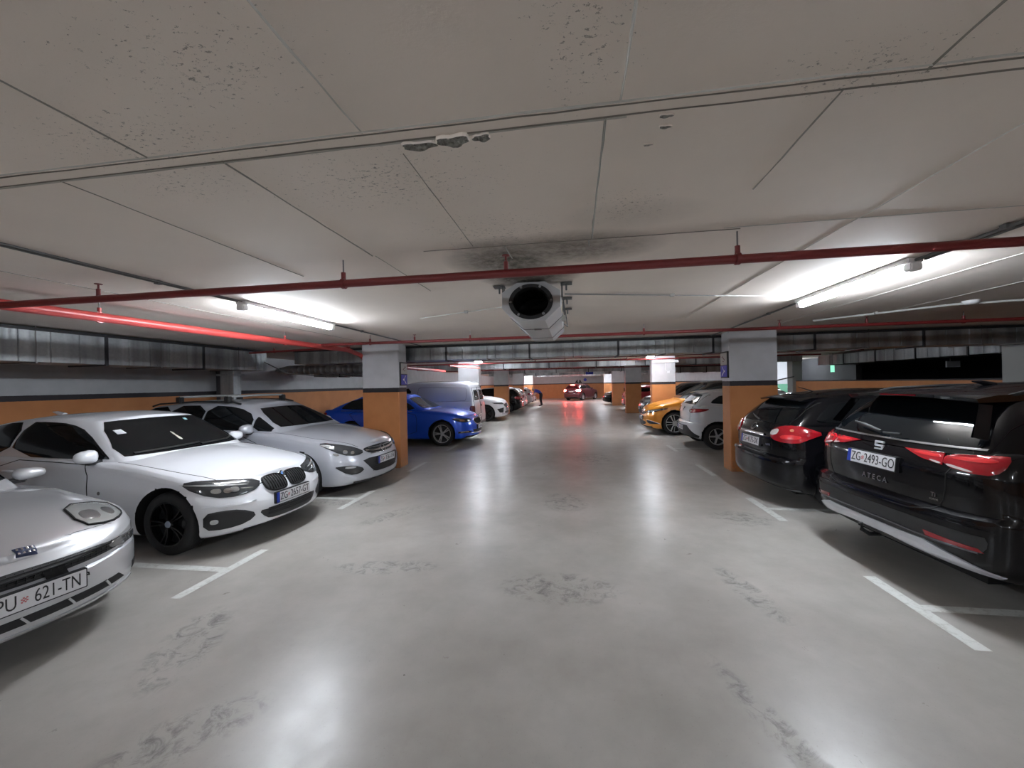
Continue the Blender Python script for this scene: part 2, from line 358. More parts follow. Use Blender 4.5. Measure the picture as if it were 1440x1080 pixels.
for y in (25.0,): lamp(-4.6, y, 'lit tube light behind the third left column'); lamp(4.4, y, 'lit tube light behind the third right column')
lamp(-3.3, 34.5, 'distant lit tube light above the bending person'); lamp(2.6, 34.2, 'distant lit tube light left of the fifth right column'); lamp(2.5, 38.5, 'farthest lit tube light near the far wall')
lamp(-4.6, 39.0, 'far lit tube light behind the fifth left column'); lamp(-5.2, 31.0, 'lit tube light over the cars behind the fourth left column')
lamp(4.4, 32.0, 'lit tube light over the black car behind the fourth right column')
for y, w_ in ((-3.6, 'just'), (-10.8, 'well')):
    lamp(-3.24, y, 'tube light on the left conduit %s behind the camera' % w_); lamp(2.56, y, 'tube light on the right conduit %s behind the camera' % w_)
lamp(9.7, 19.4, 'tube light in front of the green and white stair wall')

# ---- conduits
def cable(pts, r, name, label, m=CAB, cat='conduit'):
    bm = bmesh.new(); tube(bm, pts, r, 6)
    if name == 'conduit':
        for a, b in zip(pts, pts[1:]):
            a = Vector(a); b = Vector(b); n = int((b - a).length / 1.2)
            for i in range(n): p = a + (b - a) * ((i + .5) / n); box(bm, p.x - .02, p.x + .02, p.y - .02, p.y + .02, p.z - .012, CEIL - .006)
    return tag(finish(bm, name, m, smooth=60), label, cat)
cz = CEIL - .022
cable([(-3.30, -8, cz), (-3.27, 2, cz), (-3.24, 3.5, cz)], .008, 'conduit', 'grey conduit pair running to the left tube light')
cable([(-3.24, -8, cz), (-3.22, 2, cz), (-3.19, 3.5, cz)], .006, 'cable', 'thin dark cable beside the left conduit', cat='cable')
cable([(-3.22, 5.0, cz), (-3.2, 8.3, cz), (-3.2, 12.7, cz)], .011, 'conduit', 'dark conduit from the left tube light to the duct')
cable([(2.50, -8, cz), (2.56, 3.4, cz)], .011, 'conduit', 'dark conduit entering from the right towards the right tube light')
cable([(2.56, -8, cz), (2.62, 3.4, cz)], .009, 'cable', 'second dark cable beside the right conduit', cat='cable')
cable([(2.58, 4.95, cz), (2.72, 8.3, cz), (2.72, 12.8, cz)], .011, 'conduit', 'dark conduit from the right tube light towards the duct')
cable([(-.05, 3.95, cz), (2.1, 4.55, cz)], .006, 'conduit', 'thin pale conduit from the jet fan to the right tube light', mat('pale_conduit', (.40, .39, .37), .6))
cable([(-.05, 3.92, cz), (1.9, 4.5, cz)], .004, 'cable', 'thin cable beside the pale conduit of the jet fan', cat='cable')
cable([(-1.9, 4.9, cz), (-.55, 4.35, cz)], .005, 'conduit', 'short thin conduit left of the jet fan', mat('pale_conduit', (.40, .39, .37), .6))
cable([(3.6, 6.6, CEIL - .03), (4.6, 5.6, CEIL - .03), (9.0, 4.7, CEIL - .03)], .014, 'conduit', 'pale conduit running to the right edge past the smoke detector', mat('pale_conduit', (.40, .39, .37), .6))
bm = bmesh.new(); lathe(bm, [(.0, -.045), (.05, -.045), (.075, -.02), (.08, 0)], 20, 'z', (4.75, 5.55, CEIL)); tag(finish(bm, 'smoke_detector', WPL, smooth=50), 'round white smoke detector on the ceiling right of the right tube light', 'smoke detector')
# hanging cable behind the left duct
cable([(-6.93, 8.2, 2.3), (-6.7, 8.6, 2.05), (-6.2, 9.2, 1.98), (-5.4, 10.0, 2.03), (-4.8, 10.6, 2.12)], .012, 'cable', 'dark cable sagging below the ducts above the estate car', cat='cable')

# ---- sprinkler pipes
def pipe(pts, r, label, hang=(), spr=(), m=REDP):
    bm = bmesh.new(); tube(bm, pts, r, 14)
    o = finish(bm, 'sprinkler_pipe', m, smooth=60); tag(o, label, 'pipe')
    for p in hang:
        bm = bmesh.new(); p = Vector(p); lathe(bm, [(r + .009, -.012), (r + .009, .012), (r + .001, .012), (r + .001, -.012)], 14, 'x', p, closed=True)
        lathe(bm, [(.0, r + .05), (.016, r + .05), (.016, r), (.0, r)], 8, 'z', p); tube(bm, [p + Vector((0, 0, r + .04)), (p.x, p.y, CEIL)], .005, 6, 1)
        finish(bm, 'pipe_hanger', [m, ROD], o, 50)
    for p in spr:
        bm = bmesh.new(); p = Vector(p); lathe(bm, [(.0, r - .005), (.015, r - .005), (.015, r + .05), (.007, r + .055), (.007, r + .085), (.026, r + .088), (.026, r + .092), (0, r + .092)], 10, 'z', p)
        finish(bm, 'sprinkler_head', m, o, 40)
    return o
pipe([(-4.62, 2.60, 2.405), (9.0, 2.56, 2.405)], .027, 'red sprinkler pipe across the whole ceiling, nearest the camera', [(-1.56, 2.59, 2.405), (1.0, 2.575, 2.405), (4.2, 2.56, 2.405)], [(-3.62, 2.6, 2.405), (-.41, 2.585, 2.405), (3.3, 2.57, 2.405)])
pipe([(-4.30, 6.42, 2.43), (3.6, 6.42, 2.43), (8.3, 6.4, 2.43)], .024, 'thin red sprinkler pipe just in front of the nearest columns', [(-1.64, 6.42, 2.43), (1.12, 6.42, 2.43), (-3.4, 6.42, 2.43), (5.4, 6.42, 2.43)], [(3.05, 6.42, 2.43), (-2.6, 6.42, 2.43), (4.2, 6.42, 2.43), (6.7, 6.42, 2.43)])
pipe([(-4.63, -2, 2.42), (-4.62, 2.6, 2.42), (-4.57, 3.6, 2.42), (-4.36, 7.3, 2.42), (-4.34, 7.75, 2.36), (-4.33, 8.05, 2.20), (-4.32, 8.4, 2.17), (-4.30, 13.2, 2.17)], .045, 'thick bright red pipe running away along the left parking row', [(-4.59, 3.3, 2.42), (-4.45, 5.7, 2.42)], m=REDB)
pipe([(-6.9, 7.75, 2.47), (-4.3, 7.3, 2.47)], .022, 'short red pipe joining the thick red pipe above the estate car', [(-6.2, 7.62, 2.47)])
for i, y in enumerate((11.6, 13.4, 18.4, 20.2, 25.6, 32.5, 39.0)):
    pipe([(-6.5, y, 2.40), (7.5, y, 2.40)], .024, ['red sprinkler pipe first behind the big transverse duct', 'red sprinkler pipe just before the second column pair', 'red sprinkler pipe between the second and third column pairs', 'red sprinkler pipe just before the third column pair', 'red sprinkler pipe before the fourth column pair', 'red sprinkler pipe before the fifth column pair', 'farthest red sprinkler pipe'][i],
         [(-1.2, y, 2.40), (1.8, y, 2.40)], [(-.2, y, 2.40)])
pipe([(XL - .3, 12.2, 2.30), (XL + .15, 14.3, 2.30)], .03, 'short bright red pipe left of the second left column', m=REDB)

# ---- rectangular ducts
def duct(x0, x1, y0, y1, z0, z1, axis, step, label, hang=True):
    r = empty('ventilation_duct', ((x0 + x1) / 2, (y0 + y1) / 2, z0), 0, label, 'duct'); ox, oy, oz = r.location
    a0, a1 = (x0, x1) if axis == 'x' else (y0, y1); n = max(1, round((a1 - a0) / step)); bm = bmesh.new()
    for i in range(n):
        p, q = a0 + (a1 - a0) * i / n, a0 + (a1 - a0) * (i + 1) / n; m_ = max(2, int((q - p) / .32)); b = bmesh.new()
        # cross-broken sheet: slight pillow per panel
        for j in range(m_):
            u, v = p + (q - p) * j / m_, p + (q - p) * (j + 1) / m_
            if axis == 'x': box(bm, u + .003 - ox, v - .003 - ox, y0 - oy, y1 - oy, 0, z1 - z0, .006)
            else: box(bm, x0 - ox, x1 - ox, u + .003 - oy, v - .003 - oy, 0, z1 - z0, .006)
        b.free()
    finish(bm, 'sheet_metal_run', GALV, r, 30)
    for i in range(1, n):
        p = a0 + (a1 - a0) * i / n; bm = bmesh.new(); e = .025
        if axis == 'x': box(bm, p - .018 - ox, p + .018 - ox, y0 - e - oy, y1 + e - oy, -e, z1 - z0 + e * .3)
        else: box(bm, x0 - e - ox, x1 + e - ox, p - .018 - oy, p + .018 - oy, -e, z1 - z0 + e * .3)
        finish(bm, 'flange', mat('dark_flange', (.05, .05, .055), .5, .6), r)
    bm = bmesh.new(); e = .012   # support angle along the top
    if axis == 'x': box(bm, x0 - ox, x1 - ox, y0 - .03 - oy, y0 - oy, z1 - z0 - .02, z1 - z0 + .02)
    else: box(bm, x1 - ox, x1 + .03 - ox, y0 - oy, y1 - oy, z1 - z0 - .02, z1 - z0 + .02)
    finish(bm, 'top_angle', BLK, r)
    k = max(2, n)
    for i in range(k):
        p = a0 + (a1 - a0) * (i + .5) / k; bm = bmesh.new()
        for e_ in (-.02, .02):
            X_, Y_ = ((p, (y0 if e_ < 0 else y1) + e_) if axis == 'x' else ((x0 if e_ < 0 else x1) + e_, p)); tube(bm, [(X_ - ox, Y_ - oy, -.02), (X_ - ox, Y_ - oy, CEIL - z0)], .005, 5)
        if axis == 'x': box(bm, p - .012 - ox, p + .012 - ox, y0 - .03 - oy, y1 + .03 - oy, -.02, 0)
        else: box(bm, x0 - .03 - ox, x1 + .03 - ox, p - .012 - oy, p + .012 - oy, -.02, 0)
        finish(bm, 'hanger', ROD, r)
    return r
duct(-6.3, 8.2, 8.36, 8.95, 2.235, 2.53, 'x', 1.75, 'wide galvanised duct crossing the whole hall behind the nearest columns')
duct(-7.6, -6.95, -3, 8.3, 2.10, 2.53, 'y', 1.6, 'galvanised duct running along the left wall above the parked cars')
duct(9.3, 10.2, 9.5, 16.8, 2.16, 2.5, 'y', 1.6, 'dim duct in the dark hall beyond the low orange wall')
for y, lb in ((15.7, 'galvanised duct crossing behind the second columns'), (23.0, 'galvanised duct crossing behind the third columns'), (30.2, 'galvanised duct crossing behind the fourth columns'), (37.5, 'farthest galvanised duct crossing the hall')):
    duct(-6.3, 8.2, y, y + .5, 2.30, 2.53, 'x', 1.9, lb)
duct(-7.8, -5.2, 11.2, 11.7, 2.02, 2.26, 'x', 1.0, 'dim rectangular duct above the rear of the blue car')
duct(3.7, 8.0, 18.6, 19.0, 2.05, 2.3, 'x', 1.2, 'galvanised duct seen between the second right column and the nearest one')
# spiral duct
bm = bmesh.new(); pr = []
x = -7.6
prof = [(.0, -8.0), (.06, -7.98)]
while x < -4.6: prof += [(.125, x), (.135, x + .015), (.125, x + .03)]; x += .16
prof += [(.125, -4.6), (0, -4.6)]
lathe(bm, prof, 20, 'x', (0, 9.9, 2.18)); tag(finish(bm, 'spiral_duct', GALV, smooth=50), 'bright ribbed round duct left of the nearest left column', 'duct')

# ---- jet fan
r = empty('jet_fan', (-.33, 3.4, 2.21), 0, 'grey jet fan with a round black intake hanging under the ceiling above the lane', 'fan')
hw, hh, L = .25, .165, 1.7; cz0 = .172
oct_ = [(-.12, -hh), (.12, -hh), (hw, -.05), (hw, .085), (.12, hh), (-.12, hh), (-hw, .085), (-hw, -.05)]
bm = bmesh.new(); A = [bm.verts.new((x, 0, z + cz0)) for x, z in oct_]; B = [bm.verts.new((x, L, z + cz0)) for x, z in oct_]
for i in range(8): bm.faces.new((A[i], A[(i + 1) % 8], B[(i + 1) % 8], B[i]))
bm.faces.new(B)
n = 48; ring = [bm.verts.new((.178 * math.cos(2 * PI * k / n), 0, cz0 - .002 + .142 * math.sin(2 * PI * k / n))) for k in range(n)]
ri = [bm.verts.new((.178 * math.cos(2 * PI * k / n), .55, cz0 - .002 + .142 * math.sin(2 * PI * k / n))) for k in range(n)]
# bridge face plate octagon -> circle
ang = [math.atan2(z, x) % (2 * PI) for x, z in oct_]
def near(k):
    t_ = 2 * PI * k / n; return min(range(8), key=lambda i: min(abs(ang[i] - t_), 2 * PI - abs(ang[i] - t_)))
for k in range(n):
    a, b = near(k), near((k + 1) % n); k2 = (k + 1) % n
    if a == b: bm.faces.new((ring[k], ring[k2], A[a]))
    else: bm.faces.new((ring[k], ring[k2], A[b], A[a]))
for k in range(n): bm.faces.new((ring[k], ring[(k + 1) % n], ri[(k + 1) % n], ri[k])).material_index = 1
bm.faces.new(ri).material_index = 1
finish(bm, 'casing', [FANM, BLK], r, 30)
bm = bmesh.new()
R0 = [[bm.verts.new((.178 * s * math.cos(2 * PI * k / n), yy, cz0 - .002 + .142 * s * math.sin(2 * PI * k / n))) for k in range(n)] for s, yy in ((1.06, -.001), (1.06, -.014), (.86, -.014), (.80, .05))]
for P_, Q_ in zip(R0, R0[1:]):
    for k in range(n): bm.faces.new((P_[k], P_[(k + 1) % n], Q_[(k + 1) % n], Q_[k]))
finish(bm, 'intake_ring', BLK, r, 50)
for a in (62, 118, 0, 180, -52, -128):
    bm = bmesh.new(); t_ = math.radians(a); lathe(bm, [(0, -.024), (.010, -.024), (.012, -.014), (.012, -.008)], 10, 'y', (.172 * math.cos(t_), 0, cz0 + .138 * math.sin(t_))); finish(bm, 'bolt', mat('bolt_grey', (.30, .30, .31), .4, .5), r, 50)
bm = bmesh.new()
for y in (.52, 1.3): 
    for i in range(8):
        (x, z), (x2, z2) = oct_[i], oct_[(i + 1) % 8]; tube(bm, [(x * 1.01, y, cz0 + z * 1.01), (x2 * 1.01, y, cz0 + z2 * 1.01)], .004, 5)
box(bm, -.02, .05, .50, .54, -.004, .012)
finish(bm, 'seam_bands', ROD, r)
for sx, y in ((-1, .12), (1, .12), (1, .75), (-1, .75), (1, 1.35), (-1, 1.35)):
    bm = bmesh.new(); box(bm, sx * .25 - (.0 if sx > 0 else .10), sx * .25 + (.10 if sx > 0 else 0), y, y + .10, .345, .352)
    box(bm, sx * .262 - .006, sx * .262 + .006, y, y + .10, .22, .35); tube(bm, [(sx * .30, y + .05, .29), (sx * .30, y + .05, .36)], .008, 8)
    finish(bm, 'mounting_bracket', mat('bracket_steel', (.12, .12, .12), .5, .5), r)
bm = bmesh.new(); box(bm, 0, .04, .62, .70, 0, .06, .004); o = finish(bm, 'switch_box', mat('fan_switch', (.45, .44, .40), .5), r); o.location = (hw - .005, 0, .09)
bm = bmesh.new(); v = [bm.verts.new(q) for q in ((.2505, .34, .14), (.2505, .48, .14), (.2505, .41, .225))]; bm.faces.new(v); o = finish(bm, 'warning_triangle', mat('warning_yellow', (.65, .45, .03), .5), r)
bm = bmesh.new(); lathe(bm, [(0, .012), (.022, .012), (.026, 0)], 16, 'x', (hw + .001, .62, .06)); finish(bm, 'cable_gland', WPL, r, 50)
bm = bmesh.new(); tube(bm, [(.265, .62, .06), (.30, .75, .05), (.29, .88, .15), (.26, .8, .34)], .006, 6); finish(bm, 'supply_cable', CAB, r, 60)

# ---- signs
def flatbox(name, n, o, w_, h_, d, m, parent=None):
    M = frame(n, o=o); bm = bmesh.new(); box(bm, -w_ / 2, w_ / 2, -h_ / 2, h_ / 2, 0, d, .002, 0, M); return finish(bm, name, m, parent)
def arrow_sign(n, o, lab, flip):
    r = empty('direction_sign', o, 0, lab, 'sign'); w_, h_ = .30, .46
    flatbox('back_board', n, (0, 0, 0), w_ + .03, h_ + .03, .03, TRIM, r); nn = Vector(n).normalized()
    flatbox('upper_panel', n, tuple(nn * .03 + Vector((0, 0, .11))), w_, .22, .006, SIGNG, r); flatbox('lower_panel', n, tuple(nn * .03 + Vector((0, 0, -.12))), w_, .21, .006, BLUE, r)
    M = frame(n, o=nn * .038 + Vector((0, 0, -.12))); bm = bmesh.new()
    def stroke(a, b, ww):
        a = Vector((*a, 0)); b = Vector((*b, 0)); d = (b - a).normalized(); s = Vector((-d.y, d.x, 0)) * ww
        vs = [bm.verts.new(M @ q) for q in (a + s, b + s, b - s, a - s)]; bm.faces.new(vs)
    g = -1 if flip else 1
    stroke((.08 * g, -.085), (-.02 * g, .0), .010); stroke((-.02 * g, 0), (.06 * g, .085), .008); lathe_pts = [(-.05 * g + .022 * math.cos(k * PI / 6), .0 + .022 * math.sin(k * PI / 6)) for k in range(12)]
    bm.faces.new([bm.verts.new(M @ Vector((x, y, 0))) for x, y in lathe_pts]); finish(bm, 'pictogram', SIGNW, r, recalc=False)
    M = frame(n, o=nn * .038 + Vector((0, 0, .11))); bm = bmesh.new(); stroke((-.07 * g, -.03), (.03 * g, .03), .010); stroke((.02 * g, .05), (.08 * g, .03), .008); stroke((-.03 * g, -.05), (.05 * g, -.04), .006); finish(bm, 'pictogram', mat('sign_red_brown', (.12, .03, .03), .5), r, recalc=False)
arrow_sign((1, 0, 0), (XL, 7.79 + .19, 1.94), 'blue and beige direction sign on the lane side of the nearest left column', False)
arrow_sign((-1, 0, 0), (XR, 7.79 + .19, 1.96), 'blue and beige direction sign on the lane side of the nearest right column', True)
r = empty('hanging_sign', (1.05, 24.0, 2.30), 0, 'dark blue sign hanging from the ceiling over the far lane', 'sign')
bm = bmesh.new(); box(bm, -.22, .22, -.02, .02, -.14, .14, .01); finish(bm, 'sign_box', BLUE, r); bm = bmesh.new(); box(bm, -.1, -.02, -.024, -.021, -.05, .05); box(bm, .02, .12, -.024, -.021, -.02, .02); finish(bm, 'pictogram', mat('dull_blue', (.05, .12, .5), .5), r)
bm = bmesh.new(); tube(bm, [(-.15, 0, .13), (-.15, 0, .27)], .006, 6); tube(bm, [(.15, 0, .13), (.15, 0, .27)], .006, 6); finish(bm, 'rods', ROD, r)
bm = bmesh.new(); lathe(bm, [(0, -.02), (.16, -.02), (.17, 0)], 24, 'y', (1.45, YF, 2.0)); tag(finish(bm, 'round_sign', BLUE, smooth=40), 'round blue sign on the far wall', 'sign')
r = empty('level_marking', (.75, YF, 1.75), 0, 'large black 4A lettering painted on the far white wall', 'sign')
bm = bmesh.new(); text_bm(bm, '4A', .62, frame((0, -1, 0), o=(0, -.008, 0)), 0, .002, .02); finish(bm, 'lettering', BLK, r)
r = empty('junction_box', (3.42, 14.915, 2.02), 0, 'small white junction box on the second right column', 'junction box')
bm = bmesh.new(); box(bm, -.04, .04, -.04, 0, -.06, .02, .006); finish(bm, 'box', WPL, r)
bm = bmesh.new(); tube(bm, [(-.03, -.015, .02), (-.11, -.015, .06), (-.11, -.015, .31)], .007, 6); tube(bm, [(.02, -.015, .02), (.09, -.015, .06), (.09, -.015, .31)], .007, 6); finish(bm, 'conduits', WPL, r)
# bits seen in the dark hall
bm = bmesh.new(); box(bm, 10.9, 11.25, 13.5, 13.53, 1.92, 2.10); tube(bm, [(11.0, 13.51, 2.08), (11.0, 13.51, CEIL)], .008, 6); tag(finish(bm, 'notice_board', PALEW), 'pale board glimpsed in the dark hall beyond the low wall', 'board')
bm = bmesh.new(); box(bm, 9.10, 9.22, 15.7, 15.72, 1.88, 2.12); ep = finish(bm, 'exit_panel', mat('green_panel', (.1, .45, .28), .5, emit=(.25, .8, .5), es=.5)); tag(ep, 'small green lit panel in the dark hall beyond the low wall', 'sign')
bm = bmesh.new(); tube(bm, [(9.16, 15.71, 2.1), (9.16, 15.71, CEIL)], .008, 6); finish(bm, 'hanger_rod', ROD, ep)
bm = bmesh.new(); tube(bm, [(8.3, 16.5, 1.75), (6.2, 13.4, 1.62)], .02, 8); tag(finish(bm, 'barrier_pole', TRIM, smooth=50), 'thin dark pole leaning across right of the nearest right column', 'pole')
# ------------------------------------------------------------------ cars
def paint(name, col, metal=0.0, rough=.35, coat=1.0):
    m = mat(name, col, rough, metal, coat)
    return m
SIDES = (1, -1)
class Car:
    """local x runs from the nose (0) to the tail (L), y across, z up; the Empty sits under the middle"""
    def __init__(s, name, label, cat, L, W, pm, zs, zb, crown, cab, axles, wr, front=(.50, 2.5), rear=(.34, 3.0), levels=None, glass=GLASS, roofm=None, seg=1.0, arch=.055, track=.0):
        s.root = empty(name, (0, 0, 0), 0, label, cat); s.L, s.W, s.pm = L, W, pm; s.glass = glass
        s.zs, s.zb, s.cr = pchip(zs), pchip(zb), pchip(crown); hw = W / 2; s.cab = cab
        def half(a, n, b, m, x0, x1, w_, N1=14, N2=30, barrel=.02):
            q = []
            for i in range(N1):
                t = PI / 2 * (i / N1); q.append((x0 + a * (1 - max(math.cos(t), 0) ** (2 / n)), w_ * math.sin(t) ** (2 / n)))
            for i in range(N2 + 1): q.append((x0 + a + (x1 - b - x0 - a) * i / N2, w_))
            for i in range(N1 - 1, -1, -1):
                t = PI / 2 * (i / N1); q.append((x1 - b * (1 - math.cos(t) ** (2 / m)), w_ * math.sin(t) ** (2 / m)))
            if barrel:
                c = (x0 + x1) / 2; h = (x1 - x0) / 2; q = [(x, y * (1 - barrel * ((x - c) / h) ** 2)) for x, y in q]
            return q
        O = half(front[0], front[1], rear[0], rear[1], 0, L, hw, N2=44)
        lv = levels or [(0, .88, .14, .12), (.02, .94, .06, .05), (.10, .975, .015, .015), (.25, .99, 0, 0), (.45, 1.0, .0, .0), (.62, .995, .015, .01), (.78, .975, .05, .04), (.88, .965, .08, .07), (.94, .95, .11, .10), (.98, .93, .14, .13), (1, .915, .17, .15)]
        # densify levels
        f = [pchip([(a[0], a[k]) for a in lv]) for k in (1, 2, 3)]
        ts = sorted(set([a[0] for a in lv] + [i / 16 for i in range(17)]))
        bm = bmesh.new(); rings = []; N = len(O)
        for t in ts:
            wsc, df, dr = f[0](t), f[1](t), f[2](t); R_ = []
            for x, y in O:
                wf = max(0, 1 - x / .8) ** 1.4; wr_ = max(0, 1 - (L - x) / .8) ** 1.4
                X = x + df * wf - dr * wr_; z0, z1 = s.zb(X), s.zs(X); R_.append((X, y * wsc, z0 + (z1 - z0) * t))
            rings.append(R_)
        idx = [(k, 1) for k in range(N)] + [(k, -1) for k in range(N - 2, 0, -1)]
        V = [[bm.verts.new((R_[k][0], sg * R_[k][1], R_[k][2])) for k, sg in idx] for R_ in rings]; M_ = len(idx)
        for A, B in zip(V, V[1:]):
            for k in range(M_): bm.faces.new((A[k], A[(k + 1) % M_], B[(k + 1) % M_], B[k]))
        def lid(ring, nc, zf):
            rows_ = {}
            for k in range(1, N - 1):
                a, b = ring[k], ring[M_ - k]; row = [a]
                for j in range(1, nc):
                    u = 1 - 2 * j / nc; p = a.co.lerp(b.co, j / nc); p.z += zf(p.x) * (1 - abs(u) ** 2.2); row.append(bm.verts.new(p))
                rows_[k] = row + [b]
            for k in range(1, N - 2):
                for j in range(nc): bm.faces.new((rows_[k][j], rows_[k + 1][j], rows_[k + 1][j + 1], rows_[k][j + 1]))
            for j in range(nc): bm.faces.new((ring[0], rows_[1][j], rows_[1][j + 1])); bm.faces.new((ring[N - 1], rows_[N - 2][j + 1], rows_[N - 2][j]))
        lid(V[-1], 14, s.cr); lid(V[0], 2, lambda x: 0)
        bmesh.ops.recalc_face_normals(bm, faces=bm.faces)
        me = bpy.data.meshes.new('body'); bm.to_mesh(me); bm.free()
        # cabin
        c = cab; bm = bmesh.new(); zr = pchip(c['zr']); zcr = c.get('crown', .045)
        Bs = half(c['da'], c.get('n', 2.6), c['db'], c.get('m', 2.8), c['xa'], c['xe'], c['hb'], 12, 26, c.get('bar', .06))
        Rf = half(c['ra'], c.get('n', 2.6), c['rb'], c.get('m', 2.8), c['xb'], c['xd'], c['hr'], 12, 26, c.get('bar', .06))
        Nc = len(Bs); idc = [(k, 1) for k in range(Nc)] + [(k, -1) for k in range(Nc - 2, 0, -1)]; Mc = len(idc); rr = []
        bul = c.get('bulge', .035); bf = c.get('bf', .03); brr = c.get('br', .03)
        for i in range(11):
            v = i / 10; R_ = []
            for (bx, by), (rx, ry) in zip(Bs, Rf):
                z0 = s.zs(bx) - .03; z1 = zr(rx); g = 4 * v * (1 - v); X = bx + (rx - bx) * v; mid = (c['xb'] + c['xd']) / 2
                wf = max(0, 1 - (rx - c['xb']) / .6); we = max(0, 1 - (c['xd'] - rx) / .6)
                R_.append((X - bf * g * wf + brr * g * we, by + (ry - by) * v + bul * g * (by / c['hb']), z0 + (z1 - z0) * v))
            rr.append(R_)
        e = rr[-1]; cx = (c['xb'] + c['xd']) / 2; hl = (c['xd'] - c['xb']) / 2
        for sc, dz in ((.975, .012), (.94, .022)): rr.append([(cx + (x - cx) * (1 - (1 - sc) * .5), y * sc, z + dz) for x, y, z in e])
        V = [[bm.verts.new((R_[k][0], sg * R_[k][1], R_[k][2])) for k, sg in idc] for R_ in rr]
        for A, B in zip(V, V[1:]):
            for k in range(Mc): bm.faces.new((A[k], A[(k + 1) % Mc], B[(k + 1) % Mc], B[k]))
        N, M_ = Nc, Mc; n0 = len(bm.faces); lid(V[-1], 12, lambda x: zcr)
        if roofm:
            bm.faces.ensure_lookup_table()
            for fc in bm.faces:
                if fc.calc_center_median().z > s.cab.get('roofz', 9): fc.material_index = 1
        lid(V[0], 2, lambda x: 0) if False else bm.faces.new(V[0])
        bmesh.ops.recalc_face_normals(bm, faces=bm.faces)
        mc = bpy.data.meshes.new('cab'); bm.to_mesh(mc); bm.free()
        bm = bmesh.new(); bm.from_mesh(me); bm.from_mesh(mc); s.bvh = BVHTree.FromBMesh(bm); s.ztop = max(v.co.z for v in bm.verts); bm.free()
        # wheel arches cut out of the lower body
        cut = bmesh.new(); s.wr = wr
        for ax in axles:
            for sd in SIDES:
                y0, y1 = hw - .30, hw + .08; rg = lathe(cut, [(wr + arch, y0 * sd), (wr + arch, y1 * sd)], 40, 'y', (ax, 0, wr)); cut.faces.new(rg[0]); cut.faces.new(rg[1])
        bmesh.ops.recalc_face_normals(cut, faces=cut.faces); mk = bpy.data.meshes.new('k'); cut.to_mesh(mk); cut.free()
        a = bpy.data.objects.new('a', me); b = bpy.data.objects.new('b', mk); COL.objects.link(a); COL.objects.link(b)
        md = a.modifiers.new('m', 'BOOLEAN'); md.operation = 'DIFFERENCE'; md.object = b; md.solver = 'EXACT'
        dg = bpy.context.evaluated_depsgraph_get(); me2 = bpy.data.meshes.new_from_object(a.evaluated_get(dg)); bpy.data.objects.remove(a); bpy.data.objects.remove(b)
        bm = bmesh.new(); bm.from_mesh(me2)
        for fc in bm.faces:
            q = fc.calc_center_median(); fc.material_index = 0
            for ax in axles:
                d = math.hypot(q.x - ax, q.z - wr)
                if d < wr + arch + .004 and (abs(abs(q.y) - (hw - .30)) < .01 or abs(d - wr - arch) < .01): fc.material_index = 2
            if q.z < s.zb(q.x) + .02: fc.material_index = 2
        n0 = len(bm.faces); bm.from_mesh(mc); bm.faces.ensure_lookup_table()
        s.body = finish(bm, 'body', [pm, roofm or pm, WELL], s.root, 45, recalc=False)
        for q in (me, mc, mk, me2): bpy.data.meshes.remove(q)
        s.axles = axles
        # underbody so that no light passes beneath
        bm = bmesh.new(); box(bm, .35, L - .35, -hw + .32, hw - .32, .17, s.zb(L / 2) + .04); finish(bm, 'underbody', WELL, s.root)
    # ---- projection
    VV = {'F': (-1, 0, 0), 'R': (1, 0, 0), 'T': (0, 0, 1)}
    def view(s, V, sd):
        if V == 'S': return Vector((0, sd, 0))
        v = Vector(s.VV[V] if isinstance(V, str) else V); v.y *= sd; return v.normalized()
    def to3(s, p, V, sd):
        if len(p) == 3: return Vector((p[0], p[1] * sd, p[2]))
        if V == 'S': return Vector((p[0], sd * s.W / 2, p[1]))
        if V == 'F': return Vector((0, p[0] * sd, p[1]))
        if V == 'R': return Vector((s.L, p[0] * sd, p[1]))
        return Vector((p[0], p[1] * sd, 1.0))
    def hit(s, p, v, off=0.0):
        h = s.bvh.ray_cast(p + v * 4, -v, 9)
        if h[0] is None:
            h = s.bvh.find_nearest(p)
        n = h[1]
        if n.dot(v) < 0: n = -n
        return h[0] + (n * .6 + v * .4).normalized() * off, n
    def patch(s, name, pts, V='S', m=None, off=.006, rnd=2, sd=1, parent=None, seg=.035, label=None, smooth=40):
        v = s.view(V, sd); P = [s.to3(p, V, sd) for p in pts]
        if rnd: P = chaikin(P, rnd)
        P = resample(P, seg); c = sum(P, Vector()) / len(P)
        diam = max((p - c).length for p in P); k = max(3, min(12, int(diam / .05)))
        sc = [(1, -.004), (1, off * .75), (1 - min(.04, .006 / max(diam, .01)), off)] + [(1 - (i / k), off) for i in range(1, k)]
        bm = bmesh.new(); prev = None; first = None
        for q, o in sc:
            ring = [bm.verts.new(s.hit(c + (p - c) * q, v, o)[0]) for p in P]
            if prev:
                for i in range(len(P)): bm.faces.new((prev[i], prev[(i + 1) % len(P)], ring[(i + 1) % len(P)], ring[i]))
            prev = ring
        cv = bm.verts.new(s.hit(c, v, off)[0])
        for i in range(len(P)): bm.faces.new((prev[i], prev[(i + 1) % len(P)], cv))
        bmesh.ops.recalc_face_normals(bm, faces=bm.faces)
        if sum(f.normal.dot(v) * f.calc_area() for f in bm.faces) < 0: bmesh.ops.reverse_faces(bm, faces=bm.faces)
        o = finish(bm, name, m or s.pm, parent or s.root, smooth, recalc=False)
        if label: o['label'] = label
        return o
    def both(s, *a, **k): return [s.patch(*a, sd=sd, **k) for sd in SIDES]
